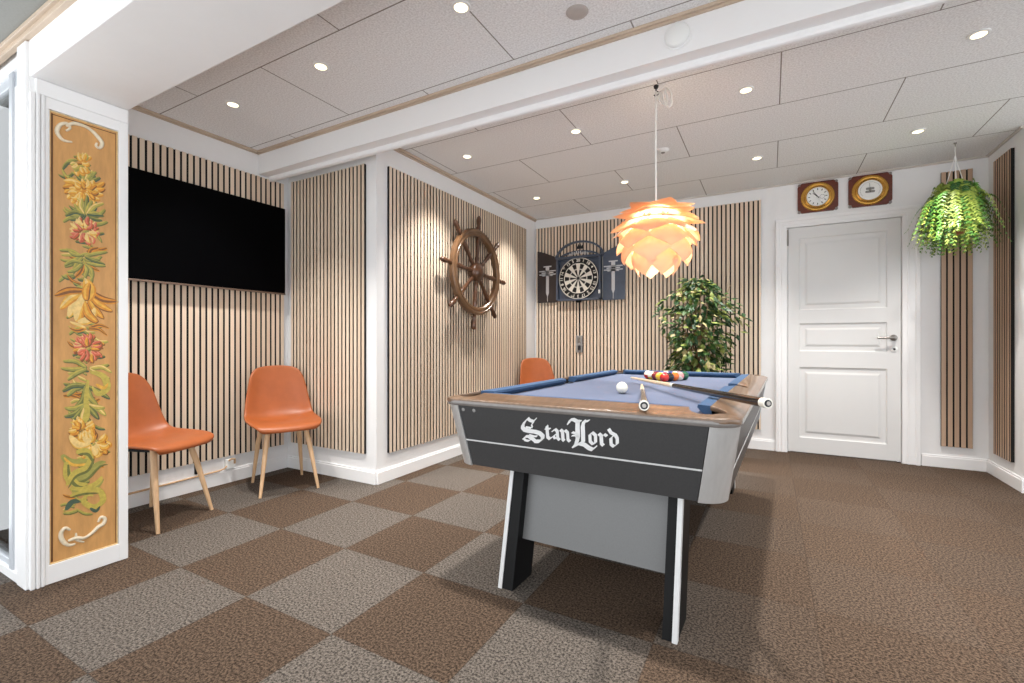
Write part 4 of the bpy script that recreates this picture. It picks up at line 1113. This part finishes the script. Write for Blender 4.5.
for r0, z0, r1, z1, w, bul, n, ph in tiers:
    o = None
    for k in range(n):
        if o is None:
            b = shade_leaf(r0, z0 - H, r1, z1 - H, w, bul); o = obj('shade_leaf', b, M['shade'], lp, 40, local=True); q = o
        else:
            q = o.copy(); C.objects.link(q); q.parent = lp
        q.rotation_euler = (0, 0, R(ph + 360 * k / n + 2))
ld = bpy.data.lights.new('pendant_glow', 'POINT'); ld.energy = 8; ld.color = (1, .87, .70); ld.shadow_soft_size = .05
lo = bpy.data.objects.new('pendant_glow', ld); C.objects.link(lo); lo.location = (LX, LY, 1.70)

# ------------------------------------------------------------------ weeping fig behind the table
def leaf(b, p, d, up, ln, w, mi):
    d = d.normalized(); s = d.cross(up)
    if s.length < 1e-3: s = d.cross(Vector((1, 0, 0)))
    s.normalize(); n = s.cross(d)
    A = p; B1 = p + d * ln * .4 + s * w - n * w * .35; B2 = p + d * ln * .4 - s * w - n * w * .35
    Mid = p + d * ln * .42 + n * w * .1; E = p + d * ln - n * ln * .18
    v = [b.verts.new(x) for x in (A, B1, Mid, B2, E)]
    for f in ((0, 2, 1), (0, 3, 2), (1, 2, 4), (2, 3, 4)):
        fc = b.faces.new([v[k] for k in f]); fc.material_index = mi
random.seed(21)
FX, FY = -.60, 4.64
t = thing('potted_fig_tree', 'leafy variegated weeping fig standing behind the pool table', 'plant', (FX, FY, 0))
b = BM(); lathe(b, [(0, 0), (.12, 0), (.13, .01), (.16, .26), (.17, .27), (.17, .30), (.155, .30), (.145, .25), (0, .25)], Matrix.Translation((FX, FY, 0)), 36); obj('pot', b, M['terracotta'], t, 40)
b = BM(); lathe(b, [(0, .272), (.08, .275), (.147, .265), (.147, .24)], Matrix.Translation((FX, FY, 0)), 30); obj('soil', b, M['soil'], t)
b = BM(); tips = []
for k in range(3):
    P = []
    for i in range(12):
        s = i / 11; a = s * 6 + k * 2.1; P.append((FX + .02 + .018 * math.cos(a) + .02 * math.sin(3 * s), FY + .018 * math.sin(a), .24 + .86 * s))
    tube(b, P, [.016 - .006 * i / 11 for i in range(12)], 8)
for k in range(26):
    a = random.uniform(0, 2 * PI); z0 = random.uniform(.62, 1.1); r = random.uniform(.15, .34); z1 = random.uniform(.85, 1.55)
    P0 = Vector((FX + .02, FY, z0)); P2 = Vector((FX + r * math.cos(a), FY + .75 * r * math.sin(a), z1)); P1 = (P0 + P2) / 2 + Vector((0, 0, .08))
    pts = [P0 * (1 - s) ** 2 + P1 * 2 * s * (1 - s) + P2 * s * s for s in [i / 6 for i in range(7)]]
    tube(b, pts, [.007 - .0008 * i for i in range(7)], 6); tips.append(pts)
obj('trunk', b, M['bark'], t, 60)
b = BM()
def crown_r(z):
    # half-width of the crown by height
    pts = [(.55, .16), (.72, .23), (.85, .25), (1.0, .24), (1.15, .29), (1.3, .295), (1.42, .26), (1.53, .18), (1.6, .10), (1.7, .02)]
    for (a, r0), (c, r1) in zip(pts, pts[1:]):
        if a <= z <= c: return r0 + (r1 - r0) * (z - a) / (c - a)
    return .1
for i in range(1500):
    z = random.uniform(.56, 1.62); a = random.uniform(0, 2 * PI); q = random.uniform(0, 1) ** .42
    bump_ = 1 + .24 * math.sin(3 * a + 7 * z) + .14 * math.sin(17 * z + 5 * a)
    r = crown_r(z) * q * bump_
    p = Vector((FX + .01 + r * math.cos(a), FY + min(.9 * r, .36) * math.sin(a), z))
    if p.y > 4.98: p.y = 4.98 - random.random() * .05
    d = Vector((math.cos(a) * .8 + random.uniform(-.5, .5), math.sin(a) * .8 + random.uniform(-.5, .5), random.uniform(-1.1, .25)))
    lnn = random.uniform(.06, .095)
    mi = random.choices([0, 1, 2, 3], [.34, .32, .20, .14])[0]
    leaf(b, p, d, Vector((random.uniform(-.4, .4), random.uniform(-.4, .4), 1)), lnn, lnn * .3, mi)
for v in b.verts: v.co.y = min(v.co.y, 5.02)
o = obj('foliage', b, [M['leaf0'], M['leaf1'], M['leaf2'], M['leaf3']], t)

# ------------------------------------------------------------------ hanging fern
random.seed(8)
GX, GY, GZ = 1.195, 4.60, 1.90
t = thing('hanging_fern', 'bushy green fern hanging from the ceiling beside the white door', 'plant', (GX, GY, GZ))
b = BM(); lathe(b, [(0, -.08), (.05, -.08), (.062, -.07), (.088, .06), (.096, .065), (.096, .085), (.086, .085), (.078, .05), (0, .05)], Matrix.Translation((GX, GY, GZ)), 30); obj('pot', b, M['terracotta'], t, 40)
b = BM(); lathe(b, [(0, .066), (.06, .068), (.0815, .062), (.08, .04)], Matrix.Translation((GX, GY, GZ)), 24); obj('soil', b, M['soil'], t)
b = BM()
for k in range(3):
    a = R(120 * k + 20); tube(b, [(GX + .092 * math.cos(a), GY + .092 * math.sin(a), GZ + .078), (GX + .05 * math.cos(a), GY + .05 * math.sin(a), GZ + .32), (GX, GY, GZ + .50)], .0025, 6)
tube(b, [(GX, GY, GZ + .495), (GX, GY, H)], .0028, 6); obj('hanging_cord', b, M['cordw'], t, 60)
b = BM(); lathe(b, [(.010, 0), (.008, -.01), (.003, -.014), (.003, -.03), (0, -.03)], Matrix.Translation((GX, GY, H)), 12); obj('ceiling_hook', b, M['chrome'], t)
b = BM()
for k in range(330):
    a = random.uniform(0, 2 * PI); q_ = random.random(); ln = .07 + .155 * q_ + random.uniform(-.02, .02); up_ = random.uniform(.19, .27) - .10 * q_ + random.uniform(-.03, .03); drop = random.uniform(.06, .27) + .05 * (1 - q_)
    d = Vector((math.cos(a), math.sin(a), 0)); p0 = Vector((GX, GY, GZ + .06)) + d * random.uniform(.0, .07)
    mi = random.choices([0, 1, 2], [.45, .42, .13])[0]
    pts = []
    n_ = 20
    for i in range(n_ + 1):
        s = i / n_; pts.append(p0 + d * ln * (s ** .85) + Vector((0, 0, up_ * math.sin(PI * min(1, s * 1.15)) * 1.0 - drop * s ** 2.2)))
    side_ = d.cross(Vector((0, 0, 1)))
    wob = random.uniform(-.06, .06)
    for i in range(n_ + 1): pts[i] = pts[i] + side_ * wob * (i / n_) ** 2
    for i in range(n_):
        tt = (pts[i + 1] - pts[i]).normalized(); w = .030 * math.sin(PI * min(1, .12 + .86 * i / n_)) + .006
        nrm_ = tt.cross(side_)
        for sg in (-1, 1):
            dd = (side_ * sg + tt * .45 + Vector((0, 0, -.35)) + Vector((0, 0, random.uniform(-.2, .2)))).normalized()
            e = pts[i] + dd * w; m_ = tt * .0075
            v = [b.verts.new(x) for x in (pts[i] - m_ * .6, pts[i] + dd * w * .5 - m_ * .9, e, pts[i] + dd * w * .5 + m_ * .9, pts[i] + m_ * .6)]
            f = b.faces.new(v); f.material_index = mi
for v in b.verts:
    v.co.x = min(v.co.x, XR - .03); v.co.y = min(v.co.y, YB - .03)
obj('fronds', b, [M['fern0'], M['fern1'], M['fern2']], t)

# ------------------------------------------------------------------ camera, world, view
cd = bpy.data.cameras.new('camera'); co = bpy.data.objects.new('camera', cd); C.objects.link(co)
cd.sensor_fit = 'HORIZONTAL'; cd.sensor_width = 36; cd.lens = 36 * CF / 1024; cd.clip_start = .02
co.location = (0, 0, CH); co.rotation_euler = (R(90), 0, CA); scn.camera = co
w = bpy.data.worlds.new('daylight'); scn.world = w; w.use_nodes = True
bg = w.node_tree.nodes['Background']; bg.inputs['Color'].default_value = (.93, .97, 1, 1); bg.inputs['Strength'].default_value = 2.0
scn.view_settings.view_transform = 'Standard'; scn.view_settings.look = 'None'
scn.view_settings.exposure = .38; scn.view_settings.gamma = 1; scn.view_settings.use_curve_mapping = False
scn.cycles.max_bounces = 10; scn.cycles.diffuse_bounces = 6
